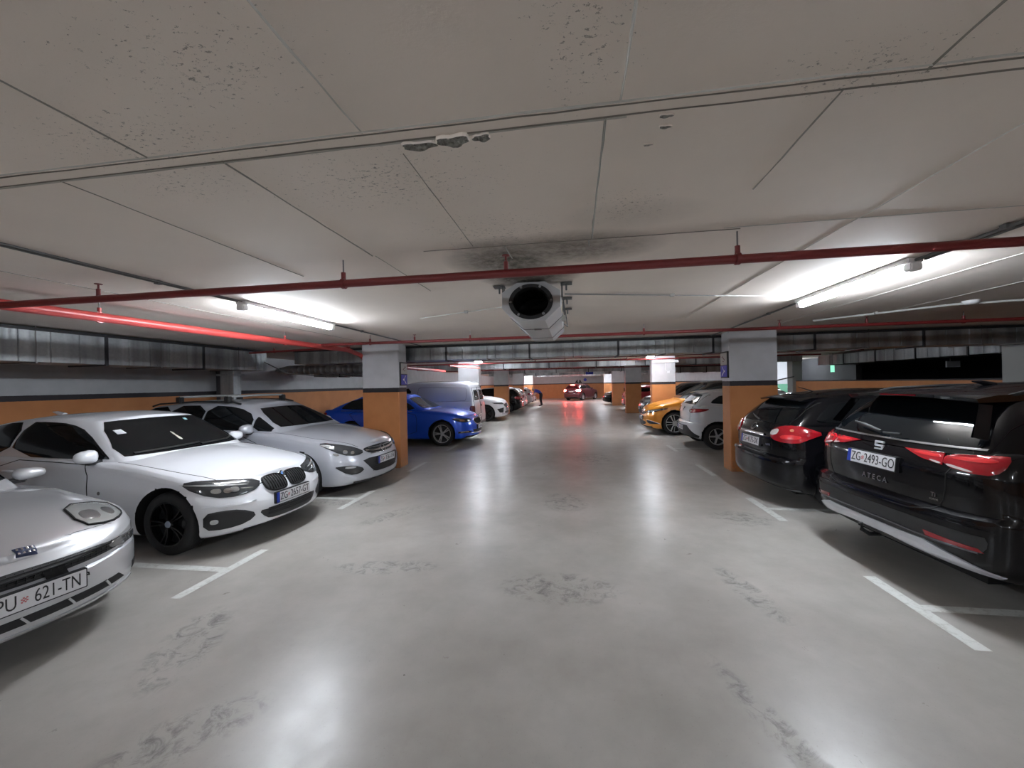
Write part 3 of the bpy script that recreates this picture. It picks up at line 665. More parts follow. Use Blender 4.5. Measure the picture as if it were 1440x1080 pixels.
    def line(s, name, pts, V='S', wd=.007, off=.006, m=None, closed=False, rnd=0, sd=1, parent=None, tk=.003):
        v = s.view(V, sd); P = [s.to3(p, V, sd) for p in pts]
        if rnd and closed: P = chaikin(P, rnd)
        elif rnd:
            for _ in range(rnd):
                q = [P[0]]
                for a, b in zip(P, P[1:]): q += [a * .75 + b * .25, a * .25 + b * .75]
                P = q + [P[-1]]
        P = resample(P, .04, closed); bm = bmesh.new(); prev = None; n = len(P); rows_ = []
        for i, p in enumerate(P):
            d = (P[(i + 1) % n] - P[i - 1]) if closed else (P[min(i + 1, n - 1)] - P[max(i - 1, 0)]); t_ = d.cross(v)
            t_ = t_.normalized() if t_.length > 1e-6 else Vector((0, 0, 1)); row = []
            for q, o in ((-wd / 2, -.004), (-wd / 2, off - tk * .3), (0, off), (wd / 2, off - tk * .3), (wd / 2, -.004)): row.append(bm.verts.new(s.hit(p + t_ * q, v, o)[0]))
            rows_.append(row)
        for i in range(n if closed else n - 1):
            A, B = rows_[i], rows_[(i + 1) % n]
            for k in range(4): bm.faces.new((A[k], A[k + 1], B[k + 1], B[k]))
        bmesh.ops.recalc_face_normals(bm, faces=bm.faces)
        if sum(f.normal.dot(v) * f.calc_area() for f in bm.faces) < 0: bmesh.ops.reverse_faces(bm, faces=bm.faces)
        return finish(bm, name, m or GAP, parent or s.root, 50, recalc=False)
    def surf(s, y, z, rear=False):
        return s.hit(Vector((s.L if rear else 0, y, z)), Vector((1 if rear else -1, 0, 0)))
    def disc3(s, name, p, V, r, m, off=.008, parent=None):
        v = Vector(V).normalized(); M = frame(v); q = Vector(p)
        return s.patch(name, [tuple(q + M.to_3x3() @ Vector((r * math.cos(k * PI / 8), r * math.sin(k * PI / 8), 0))) for k in range(16)], V, m, off, 0, parent=parent, seg=.05)
    # ---- standard parts
    def glassfront(s, wb=.80, wt=.80, z0=None, z1=None, name='windscreen', rear=False, V=None, m=None, lift=.03):
        c = s.cab
        hb, hr = c['hb'] * wb, c['hr'] * wt
        if not rear: z0 = z0 or s.zs(c['xa'] + .1) + s.cr(c['xa']) * .9 + .015; z1 = z1 or c['zr'][0][1] - lift + .01; V = V or (-1, 0, .75)
        else: z0 = z0 or s.zs(c['xe']) + .03; z1 = z1 or c['zr'][-1][1] - .03; V = V or (1, 0, .5)
        v = s.view(V, 1)
        # polygon is given in the plane seen from the front: solve x from the surface by a level ray
        pts = []
        N_ = 8
        for i in range(N_ + 1): u = -1 + 2 * i / N_; pts.append((u * hb, z0 + .0 * abs(u)))
        for i in range(N_ + 1): u = 1 - 2 * i / N_; pts.append((u * hr, z1 - .02 * u * u))
        return s.patch(name, pts, 'R' if rear else 'F', m or s.glass, .006, 1, seg=.06)
    def sideglass(s, polys, m=None, names=None):
        for sd in SIDES:
            for i, p in enumerate(polys): s.patch('side_window', p, 'S', m or s.glass, .007, 1, sd=sd, seg=.05)
    def doors(s, polys, handles=(), hm=None):
        for sd in SIDES:
            for i, p in enumerate(polys):
                d = s.patch('door', p, 'S', s.pm, .003, 1, sd=sd, seg=.06); s.line('door_gap', p, 'S', .008, .0045, closed=True, rnd=1, sd=sd, parent=d)
                if i < len(handles): s.handle(handles[i], sd, d, hm)
    def handle(s, p, sd, parent, m=None, ln=.19):
        bm = bmesh.new(); pr = []
        for j in range(9):
            t_ = j / 8; a = s.to3((p[0] - ln / 2 + ln * t_, p[1] + .004 * math.sin(PI * t_)), 'S', sd); q, n = s.hit(a, Vector((0, sd, 0)), .006 + .026 * math.sin(PI * min(max(t_, .0), 1)) ** .45); pr.append(q)
        tube(bm, pr, [.010, .014, .016, .016, .016, .016, .016, .014, .010], 8); finish(bm, 'door_handle', m or s.pm, parent, 60)
    def mirror(s, p, m=None, sz=(.10, .11, .075), fold=False):
        for sd in SIDES:
            bm = bmesh.new(); n = 14; rings = []
            for i in range(9):
                t_ = i / 8; a = PI * t_; ring = []
                for k in range(n):
                    b = 2 * PI * k / n; cx = abs(math.cos(b)) ** .7 * math.copysign(1, math.cos(b)); cz_ = abs(math.sin(b)) ** .7 * math.copysign(1, math.sin(b))
                    ring.append(bm.verts.new((p[0] - sz[0] * math.cos(a) * (.9 if t_ < .5 else .35), sd * (p[1] + sz[1] * (1 + cx * max(math.sin(a), .05) ** .6)), p[2] + sz[2] * cz_ * max(math.sin(a), .05) ** .6 * (1 - .18 * cx))))
                rings.append(ring)
            for A, B in zip(rings, rings[1:]):
                for k in range(n): bm.faces.new((A[k], A[(k + 1) % n], B[(k + 1) % n], B[k]))
            bm.faces.new(rings[0]); bm.faces.new(rings[-1])
            mo = finish(bm, 'wing_mirror', m or s.pm, s.root, 60)
            bm = bmesh.new(); box(bm, p[0] - .035, p[0] + .035, *sorted((sd * (p[1] - .09), sd * (p[1] + .09))), p[2] - sz[2] - .02, p[2] - sz[2] + .025, .012); finish(bm, 'mirror_foot', TRIM, mo, 50)
    def wheels(s, rim=SILV, style='spoke', n=5, wd=.215, inset=.035, rr=.64, rim2=None, cap=None, steer=0.0):
        r = s.wr; hw = s.W / 2 - inset; ri = r * rr
        prof = [(ri, -wd / 2 + .01), (ri + .015, -wd / 2), (r - .03, -wd / 2 + .004), (r - .008, -wd / 2 + .025), (r, -wd / 2 + .05), (r, wd / 2 - .05), (r - .008, wd / 2 - .025), (r - .03, wd / 2 - .004), (ri + .015, wd / 2), (ri, wd / 2 - .01)]
        tm = rm = cm = None
        for ax in s.axles:
            for sd in SIDES:
                if tm is None:
                    bm = bmesh.new(); lathe(bm, prof, 44, 'y', closed=True)
                    for gy in (-.045, 0, .045): lathe(bm, [(r + .0005, gy - .004), (r - .006, gy), (r + .0005, gy + .004)], 44, 'y')
                    t_ = finish(bm, 'wheel', RUB, s.root, 50); tm = t_.data
                    bm = bmesh.new(); y = wd / 2 - .012
                    lathe(bm, [(ri + .003, -wd / 2 + .012), (ri - .02, -.02), (ri - .02, y - .03), (ri - .012, y), (ri + .003, y)], 44, 'y')
                    lathe(bm, [(0, y - .075), (ri * .99, y - .075), (ri * .99, y - .085)], 30, 'y', mi=2)
                    lathe(bm, [(0, y - .006), (ri * .17, y - .006), (ri * .22, y - .02), (ri * .22, y - .07)], 24, 'y')
                    for k in range(n):
                        a = 2 * PI * k / n
                        for da, w0, w1, mi in ({'spoke': ((0, .16, .11, 0),), 'twin': ((-.13, .09, .07, 0), (.13, .09, .07, 0)), 'wide': ((0, .20, .34, 0), (.0, .10, .22, 1)), 'cap': ((0, .26, .30, 0),)}[style]):
                            ca, sa = math.cos(a + da), math.sin(a + da); ca0, sa0 = math.cos(a), math.sin(a); vs = []
                            for rd, ww, yy in ((ri * .15, w0, y - .012 - .002 * mi), (ri * .6, (w0 + w1) / 2, y - .02 + .006 * mi), (ri - .008, w1, y - .006 + .002 * mi)):
                                h = ww * ri * (.55 if rd < ri * .3 else .62)
                                for q, dy in ((-h, 0), (-h * .7, .008), (h * .7, .008), (h, 0), (h, -.045), (-h, -.045)):
                                    vs.append(bm.verts.new((rd * ca - q * sa, yy + dy, rd * sa + q * ca)))
                            for j in (0, 1):
                                for i in range(6):
                                    f_ = bm.faces.new((vs[j * 6 + i], vs[j * 6 + (i + 1) % 6], vs[j * 6 + 6 + (i + 1) % 6], vs[j * 6 + 6 + i])); f_.material_index = mi
                    rm_o = finish(bm, 'rim', [rim, rim2 or rim, BLK], t_, 40); rm = rm_o.data
                    bm = bmesh.new(); lathe(bm, [(0, y + .004), (ri * .13, y + .004), (ri * .16, y - .01)], 20, 'y'); co = finish(bm, 'hub_cap', cap or rim, t_, 50); cm = co.data
                else:
                    t_ = bpy.data.objects.new('wheel', tm); COL.objects.link(t_); t_.parent = s.root
                    q = bpy.data.objects.new('rim', rm); COL.objects.link(q); q.parent = t_; q = bpy.data.objects.new('hub_cap', cm); COL.objects.link(q); q.parent = t_
                t_.location = (ax, sd * (hw - wd / 2), r); t_.rotation_euler = (0, 0, (0 if sd > 0 else PI) + (steer if ax == s.axles[0] else 0))
    def plate(s, p, txt, rear=False, tilt=0.0, wd=.52, ht=.112, band=True, shield=True, blank=False, yaw=0.0, sx=(.72, .78)):
        n = Vector((1 if rear else -1, yaw, tilt)).normalized(); hs = [s.surf(p[1] + a * wd / 2, p[2] + b * ht / 2, rear)[0] for a in (-1, 0, 1) for b in (-1, 1)]
        px = (max if rear else min)(q.x + (tilt * (p[2] - q.z)) * (-1 if rear else 1) * -1 for q in hs) + (.012 if rear else -.012); M = frame(n, o=(px, p[1], p[2]))
        bm = bmesh.new(); box(bm, -wd / 2 - .008, wd / 2 + .008, -ht / 2 - .008, ht / 2 + .008, -.03, .002, .003, 0, M); o = finish(bm, 'number_plate', PLK, s.root)
        bm = bmesh.new(); box(bm, -wd / 2, wd / 2, -ht / 2, ht / 2, 0, .005, .002, 0, M); finish(bm, 'plate_face', PLW, o)
        if band: bm = bmesh.new(); box(bm, -wd / 2, -wd / 2 + .042, -ht / 2, ht / 2, 0, .0062, 0, 0, M); finish(bm, 'plate_band', PLB, o)
        if txt:
            a, b = txt; bm = bmesh.new(); H = ht * 1.02; x0 = -wd / 2 + (.048 if band else .012)
            Mt = M @ Matrix.Translation((0, 0, .0062)); wA = .026 * len(a) * 2 * ht / .112
            text_bm(bm, a, H, Mt @ Matrix.Translation((x0 + .058, -.002, 0)), 0, .0008, -.0004, sx[0])
            text_bm(bm, b, H, Mt @ Matrix.Translation((x0 + .155 + (wd / 2 - .008 - x0 - .155) / 2, -.002, 0)), 0,  .0008, -.0004, .72 if len(b) > 6 else sx[1])
            finish(bm, 'plate_characters', PLK, o)
            bm = bmesh.new()
            for i in range(4):
                for j in range(4):
                    if (i + j) % 2 == 0: box(bm, x0 + .118 + i * .0075, x0 + .1255 + i * .0075, -.016 + j * .008, -.008 + j * .008, .005, .0065, 0, 0, M)
            finish(bm, 'plate_shield', PLR, o)
        return o
    def place(s, x_nose, y, facing, yaw=0.0):
        """facing +1: nose towards +x (cars on the left), -1: nose towards -x, i.e. tail = larger x"""
        th = (PI if facing > 0 else 0) + yaw; r = s.root
        # recentre children so that the Empty stands under the middle of the car
        for ch in s.root.children:
            ch.location.x -= s.L / 2
        c = Vector((math.cos(th), math.sin(th), 0)); r.location = Vector((x_nose, y, 0)) + c * (s.L / 2); r.rotation_euler = (0, 0, th)
    def light(s, name, pts, V, m, inner=(), off=.010, sd=1, rnd=2, edge=None, label=None):
        o = s.patch(name, pts, V, m, off, rnd, sd=sd, seg=.025, label=label)
        for nm_, pp, mm in inner: s.patch(nm_, pp, V, mm, off + .003, 2, sd=sd, seg=.02, parent=o)
        if edge: s.line('lamp_edge', pts, V, .010, off + .002, edge, closed=True, rnd=rnd, sd=sd, parent=o)
        return o
    def slats(s, name, x0, x1, z0, z1, n, V, m, parent, horiz=True, wd=.008, off=.012):
        for i in range(n):
            t_ = (i + .5) / n
            pts = [(x0, z0 + (z1 - z0) * t_), (x1, z0 + (z1 - z0) * t_)] if horiz else [(x0 + (x1 - x0) * t_, z0), (x0 + (x1 - x0) * t_, z1)]
            s.line(name, pts, V, wd, off, m, parent=parent)
    def disc(s, name, p, V, r, m, off=.01, parent=None, ry=None, label=None):
        return s.patch(name, [(p[0] + r * math.cos(k * PI / 8), p[1] + (ry or r) * math.sin(k * PI / 8)) for k in range(16)], V, m, off, 0, parent=parent, seg=.05)
def mesh_on(car, name, build, m, parent=None, smooth=40):
    bm = bmesh.new(); build(bm); return finish(bm, name, m, parent or car.root, smooth)
# ================================================================== the parked cars
WHITE = paint('white_car_paint', (.74, .75, .78), 0, .3); SILVP = paint('silver_car_paint', (.50, .515, .56), .35, .32); SILVF = paint('silver_dull_paint', (.52, .525, .54), .35, .38)
BLUEP = paint('blue_car_paint', (.008, .11, .80), .25, .3); ORNG = paint('orange_car_paint', (.72, .27, .015), .25, .3); BLKP = paint('black_car_paint', (.003, .003, .004), 0, .25, .55); BLKP.node_tree.nodes['Principled BSDF'].inputs['Specular IOR Level'].default_value = .12
REDC = paint('red_car_paint', (.35, .02, .03), 0, .3); VANP = paint('van_silver_paint', (.52, .54, .58), .5, .38); GREYP = paint('dark_grey_car_paint', (.10, .10, .11), .4, .3); MAROON = paint('maroon_car_paint', (.10, .03, .04), .3, .3)

# ---- white hatchback with kidney grilles
c = Car('hatchback_car', 'white hatchback with twin black kidney grilles and black wheels on the left', 'car', 4.34, 1.765, WHITE,
        zs=[(0, .60), (.12, .665), (.35, .735), (.7, .80), (1.1, .87), (1.45, .915), (2.0, .935), (3.2, .975), (4.0, 1.0), (4.34, .96)], zb=[(0, .19), (.5, .17), (2, .19), (3.8, .2), (4.34, .26)],
        crown=[(0, .01), (.2, .06), (.8, .085), (1.4, .06), (2, .02), (4.3, .02)],
        cab=dict(xa=1.22, xe=4.16, hb=.80, da=.36, db=.28, xb=1.98, xd=3.86, hr=.585, ra=.16, rb=.2, n=3.2, zr=[(1.98, 1.32), (2.5, 1.365), (3.1, 1.352), (3.86, 1.27)], bulge=.03), axles=(.76, 3.45), wr=.322, front=(.58, 2.3))
c.glassfront(.93, .95, z0=.975, z1=1.352)
c.glassfront(.80, .80, name='rear_window', rear=True)
c.sideglass([[(1.62, .945), (1.66, .985), (2.10, 1.24), (2.40, 1.325), (2.75, 1.345), (3.05, 1.345), (3.06, .975)], [(3.10, .975), (3.10, 1.345), (3.5, 1.325), (3.86, 1.22), (3.98, 1.08), (3.85, 1.0)]])
c.doors([[(1.78, .26), (1.74, .5), (1.80, .90), (2.0, .915), (3.10, .95), (3.14, .6), (3.05, .34), (2.95, .26)]], [(2.92, .82)])
c.mirror((1.74, .80, 1.0), sz=(.09, .10, .07))
c.wheels(RBLK, 'twin', 5, rr=.70, cap=mat('hub_emblem', (.35, .4, .5), .3), inset=.03)
c.line('bonnet_gap', [(.20, -.62, 1), (.13, -.35, 1), (.10, 0, 1), (.13, .35, 1), (.20, .62, 1)], 'T', .007, .002, rnd=2)
for sd in SIDES:
    c.line('bonnet_gap', [(.20, .62, 1), (.5, .70, 1), (.95, .745, 1), (1.5, .76, 1)], 'T', .007, .002, rnd=2, sd=sd)
    V = (-1, .75, .12)
    h = c.light('headlight', [(.10, .35, .69), (.10, .38, .60), (.18, .55, .555), (.36, .72, .575), (.56, .85, .70), (.52, .85, .765), (.30, .60, .735)], V, LENS, sd=sd, rnd=1, off=.007,
                inner=[('lamp_reflector', [(.30, .66, .61), (.30, .66, .66), (.37, .72, .665), (.37, .72, .62)], REFL), ('lamp_reflector', [(.20, .54, .60), (.20, .54, .655), (.27, .60, .66), (.27, .60, .61)], REFL), ('lamp_projector', [(.24, .59, .605), (.24, .59, .655), (.30, .64, .655), (.30, .64, .605)], CHR),
                       ('lamp_reflector', [(.14, .40, .645), (.24, .56, .685), (.60, .84, .728), (.60, .84, .718), (.3, .64, .678)], CLEARL), ('lamp_reflector', [(.14, .42, .61), (.14, .42, .62), (.19, .54, .64), (.19, .54, .63)], REFL)])
    k = c.patch('kidney_grille', [(.022, .57), (.03, .675), (.10, .70), (.26, .69), (.315, .65), (.30, .565), (.22, .525), (.06, .525)], 'F', BLK, .012, 2, sd=sd)
    for i in range(7): c.line('grille_slat', [(.062 + .033 * i, .545), (.062 + .033 * i, .68)], 'F', .007, .020, RBLK, sd=sd, parent=k)
    c.line('kidney_rim', [(.022, .57), (.03, .675), (.10, .70), (.26, .69), (.315, .65), (.30, .565), (.22, .525), (.06, .525)], 'F', .012, .020, RBLK, closed=True, rnd=2, sd=sd, parent=k)
    g = c.patch('fog_light_recess', [(.07, .44, .35), (.12, .52, .275), (.24, .68, .25), (.37, .80, .265), (.37, .80, .43), (.26, .70, .445), (.14, .58, .43)], V, TRIM, .006, 1, sd=sd)
    c.patch('fog_light', [(.30, .70, .315), (.30, .70, .365), (.345, .755, .365), (.345, .755, .315)], V, REFL, .012, 2, sd=sd, parent=g, seg=.015)
    c.patch('air_slit', [(.52, .86, .30), (.50, .86, .38), (.535, .87, .40), (.54, .87, .31)], V, TRIM, .004, 1, sd=sd)
    c.patch('bumper_crease', [(.10, .42, .50), (.20, .60, .49), (.40, .78, .50), (.42, .78, .485), (.2, .62, .465), (.10, .42, .475)], V, WHITE, .007, 2, sd=sd)
g = c.patch('lower_grille', [(-.44, .37), (-.30, .36), (.30, .36), (.44, .37), (.36, .27), (.26, .245), (-.26, .245), (-.36, .27)], 'F', TRIM, .006, 1)
c.slats('grille_slat', -.34, .34, .29, .38, 4, 'F', BLK, g, off=.012)
e = c.disc3('emblem', (.09, 0, .745), (-1, 0, 1.2), .040, CHR, .008); c.disc3('emblem_disc', (.09, 0, .745), (-1, 0, 1.2), .031, PLK, .011, e); c.disc3('emblem_quarter', (.085, .011, .74), (-1, 0, 1.2), .012, mat('emblem_blue', (.10, .25, .6), .3), .013, e); c.disc3('emblem_quarter', (.10, -.011, .755), (-1, 0, 1.2), .012, mat('emblem_blue', (.10, .25, .6), .3), .013, e)
c.plate((-.045, 0, .458), ('ZG', '2657-GT'))
c.patch('registration_sticker', [(.48, 1.20), (.56, 1.195), (.555, 1.24), (.485, 1.245)], 'F', PALEW, .010, 0); c.patch('parking_sticker', [(-.30, 1.285), (-.34, 1.285), (-.34, 1.31), (-.30, 1.31)], 'F', mat('sticker_teal', (.35, .6, .62), .5), .010, 0)
c.patch('hanging_freshener', [(.07, 1.08), (.035, 1.07), (.03, 1.09), (.045, 1.13), (.04, 1.16), (.06, 1.18), (.07, 1.15), (.065, 1.12)], 'F', mat('freshener_cream', (.48, .47, .38), .6), .0075, 1)
c.line('wiper', [(.62, 1.0), (.1, 1.01), (-.1, 1.02)], 'F', .014, .018, TRIM); c.line('wiper', [(-.1, 1.0), (-.5, 1.01), (-.62, 1.03)], 'F', .014, .018, TRIM)
mesh_on(c, 'roof_antenna', lambda bm: [tube(bm, [(3.55, 0, 1.38), (3.68, 0, 1.415), (3.76, 0, 1.425)], [.035, .022, .006], 10)], WHITE)
c.disc('side_badge', (1.60, .62), 'S', .018, ROD, .004)
c.patch('side_skirt', [(1.2, .20), (3.1, .20), (3.1, .255), (1.2, .255)], 'S', WHITE, .012, 1); c.patch('side_skirt', [(1.2, .20), (3.1, .20), (3.1, .255), (1.2, .255)], 'S', WHITE, .012, 1, sd=-1)
for sd in SIDES: c.light('tail_light', [(4.05, .84, .86), (4.1, .84, .72), (4.3, .6, .74), (4.32, .5, .80), (4.28, .6, .88)], (1, 1, 0), TAIL, sd=sd)
c.place(-3.29, 4.30, 1, yaw=math.radians(-3))

# ---- silver estate with roof bars
c = Car('estate_car', 'silver estate car with roof bars, nose beside the nearest orange column on the left', 'car', 4.70, 1.814, SILVP,
        zs=[(0, .66), (.12, .73), (.4, .80), (.8, .88), (1.15, .95), (1.5, .99), (2.3, 1.0), (3.6, 1.05), (4.4, 1.08), (4.7, 1.0)], zb=[(0, .2), (.4, .17), (4.2, .2), (4.7, .28)],
        crown=[(0, .01), (.2, .07), (.7, .11), (1.2, .08), (2, .02), (4.7, .02)],
        cab=dict(xa=1.05, xe=4.58, hb=.82, da=.40, db=.28, xb=2.05, xd=4.30, hr=.60, ra=.22, rb=.2, zr=[(2.05, 1.395), (2.5, 1.435), (3.2, 1.44), (4.3, 1.37)], bulge=.03), axles=(.94, 3.62), wr=.325, front=(.60, 2.3))
c.glassfront(.86, .86, z0=1.07); c.glassfront(.8, .8, name='rear_window', rear=True)
c.sideglass([[(1.42, 1.005), (1.80, 1.21), (1.88, 1.24), (1.88, 1.02)], [(1.92, 1.02), (1.92, 1.25), (2.3, 1.39), (2.87, 1.425), (2.87, 1.04)], [(2.91, 1.04), (2.91, 1.425), (3.62, 1.42), (3.62, 1.07)], [(3.66, 1.08), (3.66, 1.42), (4.25, 1.37), (4.36, 1.2), (4.25, 1.11)]], GLASS)
c.doors([[(1.72, .28), (1.66, .5), (1.70, .93), (2.88, .97), (2.90, .5), (2.85, .28)], [(2.93, .28), (2.93, .97), (3.75, 1.0), (3.55, .72), (3.28, .5), (3.2, .28)]], [(2.72, .86), (3.55, .90)])
c.mirror((1.86, .83, 1.06), sz=(.10, .11, .075)); c.wheels(SILV, 'spoke', 5, rr=.66)
for sd in SIDES:
    V = (-1, .8, .25); c.line('bonnet_gap', [(.20, .5, 1), (.5, .70, 1), (1.0, .78, 1), (1.45, .80, 1)], 'T', .007, .002, rnd=2, sd=sd)
    c.light('headlight', [(.10, .46, .665), (.16, .58, .615), (.34, .73, .635), (.58, .875, .80), (.58, .87, .86), (.40, .70, .80), (.2, .56, .745)], V, LENS, sd=sd, rnd=1,
            inner=[('lamp_reflector', [(.44, .76, .71), (.58, .84, .79), (.64, .86, .825), (.48, .76, .795)], CLEARL), ('lamp_projector', [(.30, .66, .65), (.30, .66, .71), (.35, .71, .71), (.35, .71, .65)], CHR), ('lamp_projector', [(.21, .60, .64), (.21, .60, .69), (.255, .64, .69), (.255, .64, .64)], CHR), ('lamp_reflector', [(.40, .74, .625), (.40, .74, .66), (.46, .79, .68), (.46, .79, .65)], REFL)])
    g = c.patch('fog_light_recess', [(.11, .48, .40), (.16, .56, .33), (.28, .68, .33), (.42, .81, .46), (.38, .80, .48), (.2, .62, .47)], V, TRIM, .006, 1, sd=sd)
    c.patch('fog_light', [(.20, .60, .425), (.20, .60, .455), (.31, .72, .46), (.31, .72, .43)], V, CLEARL, .012, 1, sd=sd, parent=g, seg=.02)
    c.light('tail_light', [(4.3, .85, 1.0), (4.4, .86, .78), (4.62, .7, .80), (4.64, .66, .95)], (1, 1, 0), TAIL, sd=sd)
g = c.patch('upper_grille', [(-.34, .615), (0, .59), (.34, .615), (.46, .69), (.38, .715), (0, .725), (-.38, .715), (-.46, .69)], 'F', BLK, .006, 1)
c.line('chrome_bar', [(-.42, .675), (-.2, .652), (0, .645), (.2, .652), (.42, .675)], 'F', .024, .018, CHR, parent=g, rnd=1); c.line('grille_slat', [(-.34, .612), (0, .60), (.34, .612)], 'F', .010, .014, REFL, parent=g); c.line('grille_slat', [(-.34, .70), (0, .69), (.34, .70)], 'F', .010, .014, REFL, parent=g)
c.line('emblem', [(.055 * math.cos(k * PI / 8), .650 + .055 * math.sin(k * PI / 8)) for k in range(16)], 'F', .012, .026, CHR, closed=True, parent=g); c.line('emblem', [(-.07, .658), (.07, .642)], 'F', .014, .028, CHR, parent=g)
g = c.patch('lower_grille', [(-.54, .555), (0, .55), (.54, .555), (.46, .46), (.34, .34), (.25, .32), (-.25, .32), (-.34, .34), (-.46, .46)], 'F', TRIM, .006, 1); c.slats('grille_slat', -.36, .36, .33, .49, 5, 'F', BLK, g, off=.012)
c.plate((-.035, 0, .495), ('ZG', '3361-FA')); c.line('lip', [(-.66, .215), (0, .205), (.66, .215)], 'F', .03, .012, TRIM)
for x in (2.55, 3.55):
    bm = bmesh.new(); tube(bm, [(x, -.60, 1.565), (x, 0, 1.575), (x, .60, 1.565)], .020, 8, 0)
    for sd in SIDES: box(bm, x - .05, x + .05, *sorted((sd * .55, sd * .63)), 1.46, 1.57, .01, 1)
    finish(bm, 'roof_bar', [CLEARL, TRIM], c.root, 40)
for sd in SIDES:
    mesh_on(c, 'roof_rail', lambda bm: tube(bm, [(2.3, sd * .585, 1.44), (2.45, sd * .585, 1.475), (3.2, sd * .59, 1.49), (4.0, sd * .58, 1.455), (4.15, sd * .58, 1.415)], .014, 8), TRIM)
c.place(-3.12, 6.36, 1, yaw=math.radians(-3.5))

# ---- silver coupe in the near left corner
c = Car('coupe_car', 'old silver coupe with a slot grille, cut off by the left edge', 'car', 4.25, 1.77, SILVF,
        zs=[(0, .62), (.10, .655), (.35, .71), (.7, .765), (1.1, .81), (1.45, .845), (2.2, .85), (3.6, .90), (4.25, .86)], zb=[(0, .22), (.4, .20), (4.25, .26)],
        crown=[(0, .0), (.15, .05), (.7, .095), (1.2, .08), (2, .03), (4.25, .03)],
        cab=dict(xa=1.38, xe=3.9, hb=.79, da=.46, db=.35, xb=2.15, xd=3.2, hr=.55, ra=.22, rb=.2, zr=[(2.15, 1.22), (2.6, 1.265), (3.2, 1.22)], bulge=.03), axles=(.86, 3.40), wr=.31, front=(.72, 2.15),
        levels=[(0, .88, .16, .12), (.03, .95, .07, .05), (.12, .98, .02, .015), (.30, 1.0, 0, 0), (.50, 1.0, .0, .0), (.64, .995, .01, .01), (.66, .99, .035, .01), (.84, .985, .035, .04), (.87, .975, .02, .07), (.93, .955, .05, .10), (.98, .935, .09, .13), (1, .915, .12, .15)])
c.glassfront(.93, .90, z0=.935); c.glassfront(.8, .8, name='rear_window', rear=True)
c.sideglass([[(2.0, .87), (2.5, 1.17), (2.9, 1.19), (2.9, .89)], [(2.95, .89), (2.95, 1.19), (3.3, 1.15), (3.5, .92)]]); c.doors([[(1.55, .26), (1.55, .78), (2.95, .82), (2.95, .26)]], [(2.8, .74)])
c.mirror((1.98, .80, .93), sz=(.10, .11, .055)); c.wheels(SILV, 'spoke', 5)
g = c.patch('slot_grille', [(-.74, .545), (-.4, .535), (0, .53), (.4, .535), (.74, .545), (.76, .59), (.4, .61), (0, .615), (-.4, .61), (-.76, .59)], 'F', BLK, .004, 0); c.slats('grille_slat', -.5, .5, .538, .608, 4, 'F', TRIM, g, off=.010, wd=.005)
for i in range(28): c.line('grille_slat', [(-.5 + i * .037, .54), (-.5 + i * .037, .607)], 'F', .004, .009, TRIM, parent=g)
c.line('bonnet_gap', [(.115, -.66, 1), (.04, -.35, 1), (.022, 0, 1), (.04, .35, 1), (.115, .66, 1)], 'T', .006, .002, rnd=1)
for sd in SIDES:
    c.light('indicator_light', [(.14, .50, .538), (.10, .48, .602), (.36, .76, .59), (.40, .78, .555), (.36, .76, .535)], (-1, .7, 0), mat('smoked_lens', (.10, .10, .10), .12, 0, 1.0), sd=sd, off=.012)
    c.light('headlight', [(.27, .40, 1), (.28, .58, 1), (.37, .70, 1), (.46, .74, 1), (.70, .76, 1), (.66, .48, 1)], 'T', CLEARL, sd=sd, off=.010, rnd=1,
            inner=[('lamp_reflector', [(.33, .45, 1), (.34, .57, 1), (.50, .60, 1), (.48, .48, 1)], REFL), ('lamp_reflector', [(.37, .62, 1), (.40, .68, 1), (.52, .70, 1), (.52, .63, 1)], REFL)], edge=GAP)
    for p in ([(.30, .70, .30), (.28, .68, .36), (.33, .735, .37), (.35, .74, .31)], [(.43, .80, .33), (.425, .795, .39), (.445, .81, .39), (.45, .815, .34)]): c.patch('bumper_slot', p, (-1, .8, 0), BLK, .004, 0, sd=sd)
    c.light('tail_light', [(4.0, .82, .75), (4.22, .6, .77), (4.22, .6, .68), (4.0, .82, .66)], (1, 1, 0), TAIL, sd=sd)
g = c.patch('lower_grille', [(-.60, .300), (.60, .300), (.54, .352), (-.54, .352)], 'F', BLK, .004, 0)
for x in (-.45, -.22, 0, .22, .45): c.line('grille_bar', [(x - .02, .298), (x + .02, .354)], 'F', .012, .012, SILVF, parent=g)
c.line('bumper_lip', [(-.70, .258), (-.3, .25), (0, .248), (.3, .25), (.70, .258)], 'F', .022, .012, SILVF)
c.line('bumper_strip', [(-.74, .515), (0, .505), (.74, .515)], 'F', .01, .004, SILVP)
g = c.patch('emblem', [(.115, -.115, .68), (.12, -.02, .68), (.175, -.02, .70), (.17, -.115, .70)], (-.6, 0, 1), mat('emblem_navy', (.02, .03, .08), .3), .006, 0, seg=.02)
for i in range(4): c.line('emblem_bar', [(.128, -.10 + .022 * i, .685), (.163, -.10 + .022 * i, .695)], (-.6, 0, 1), .010, .010, CHR, parent=g)
c.plate((-.02, -.065, .455), ('PU', '621-TN'), band=False, wd=.43, sx=(.66, .60))
c.place(-3.26, 1.93, 1, yaw=math.radians(-7))
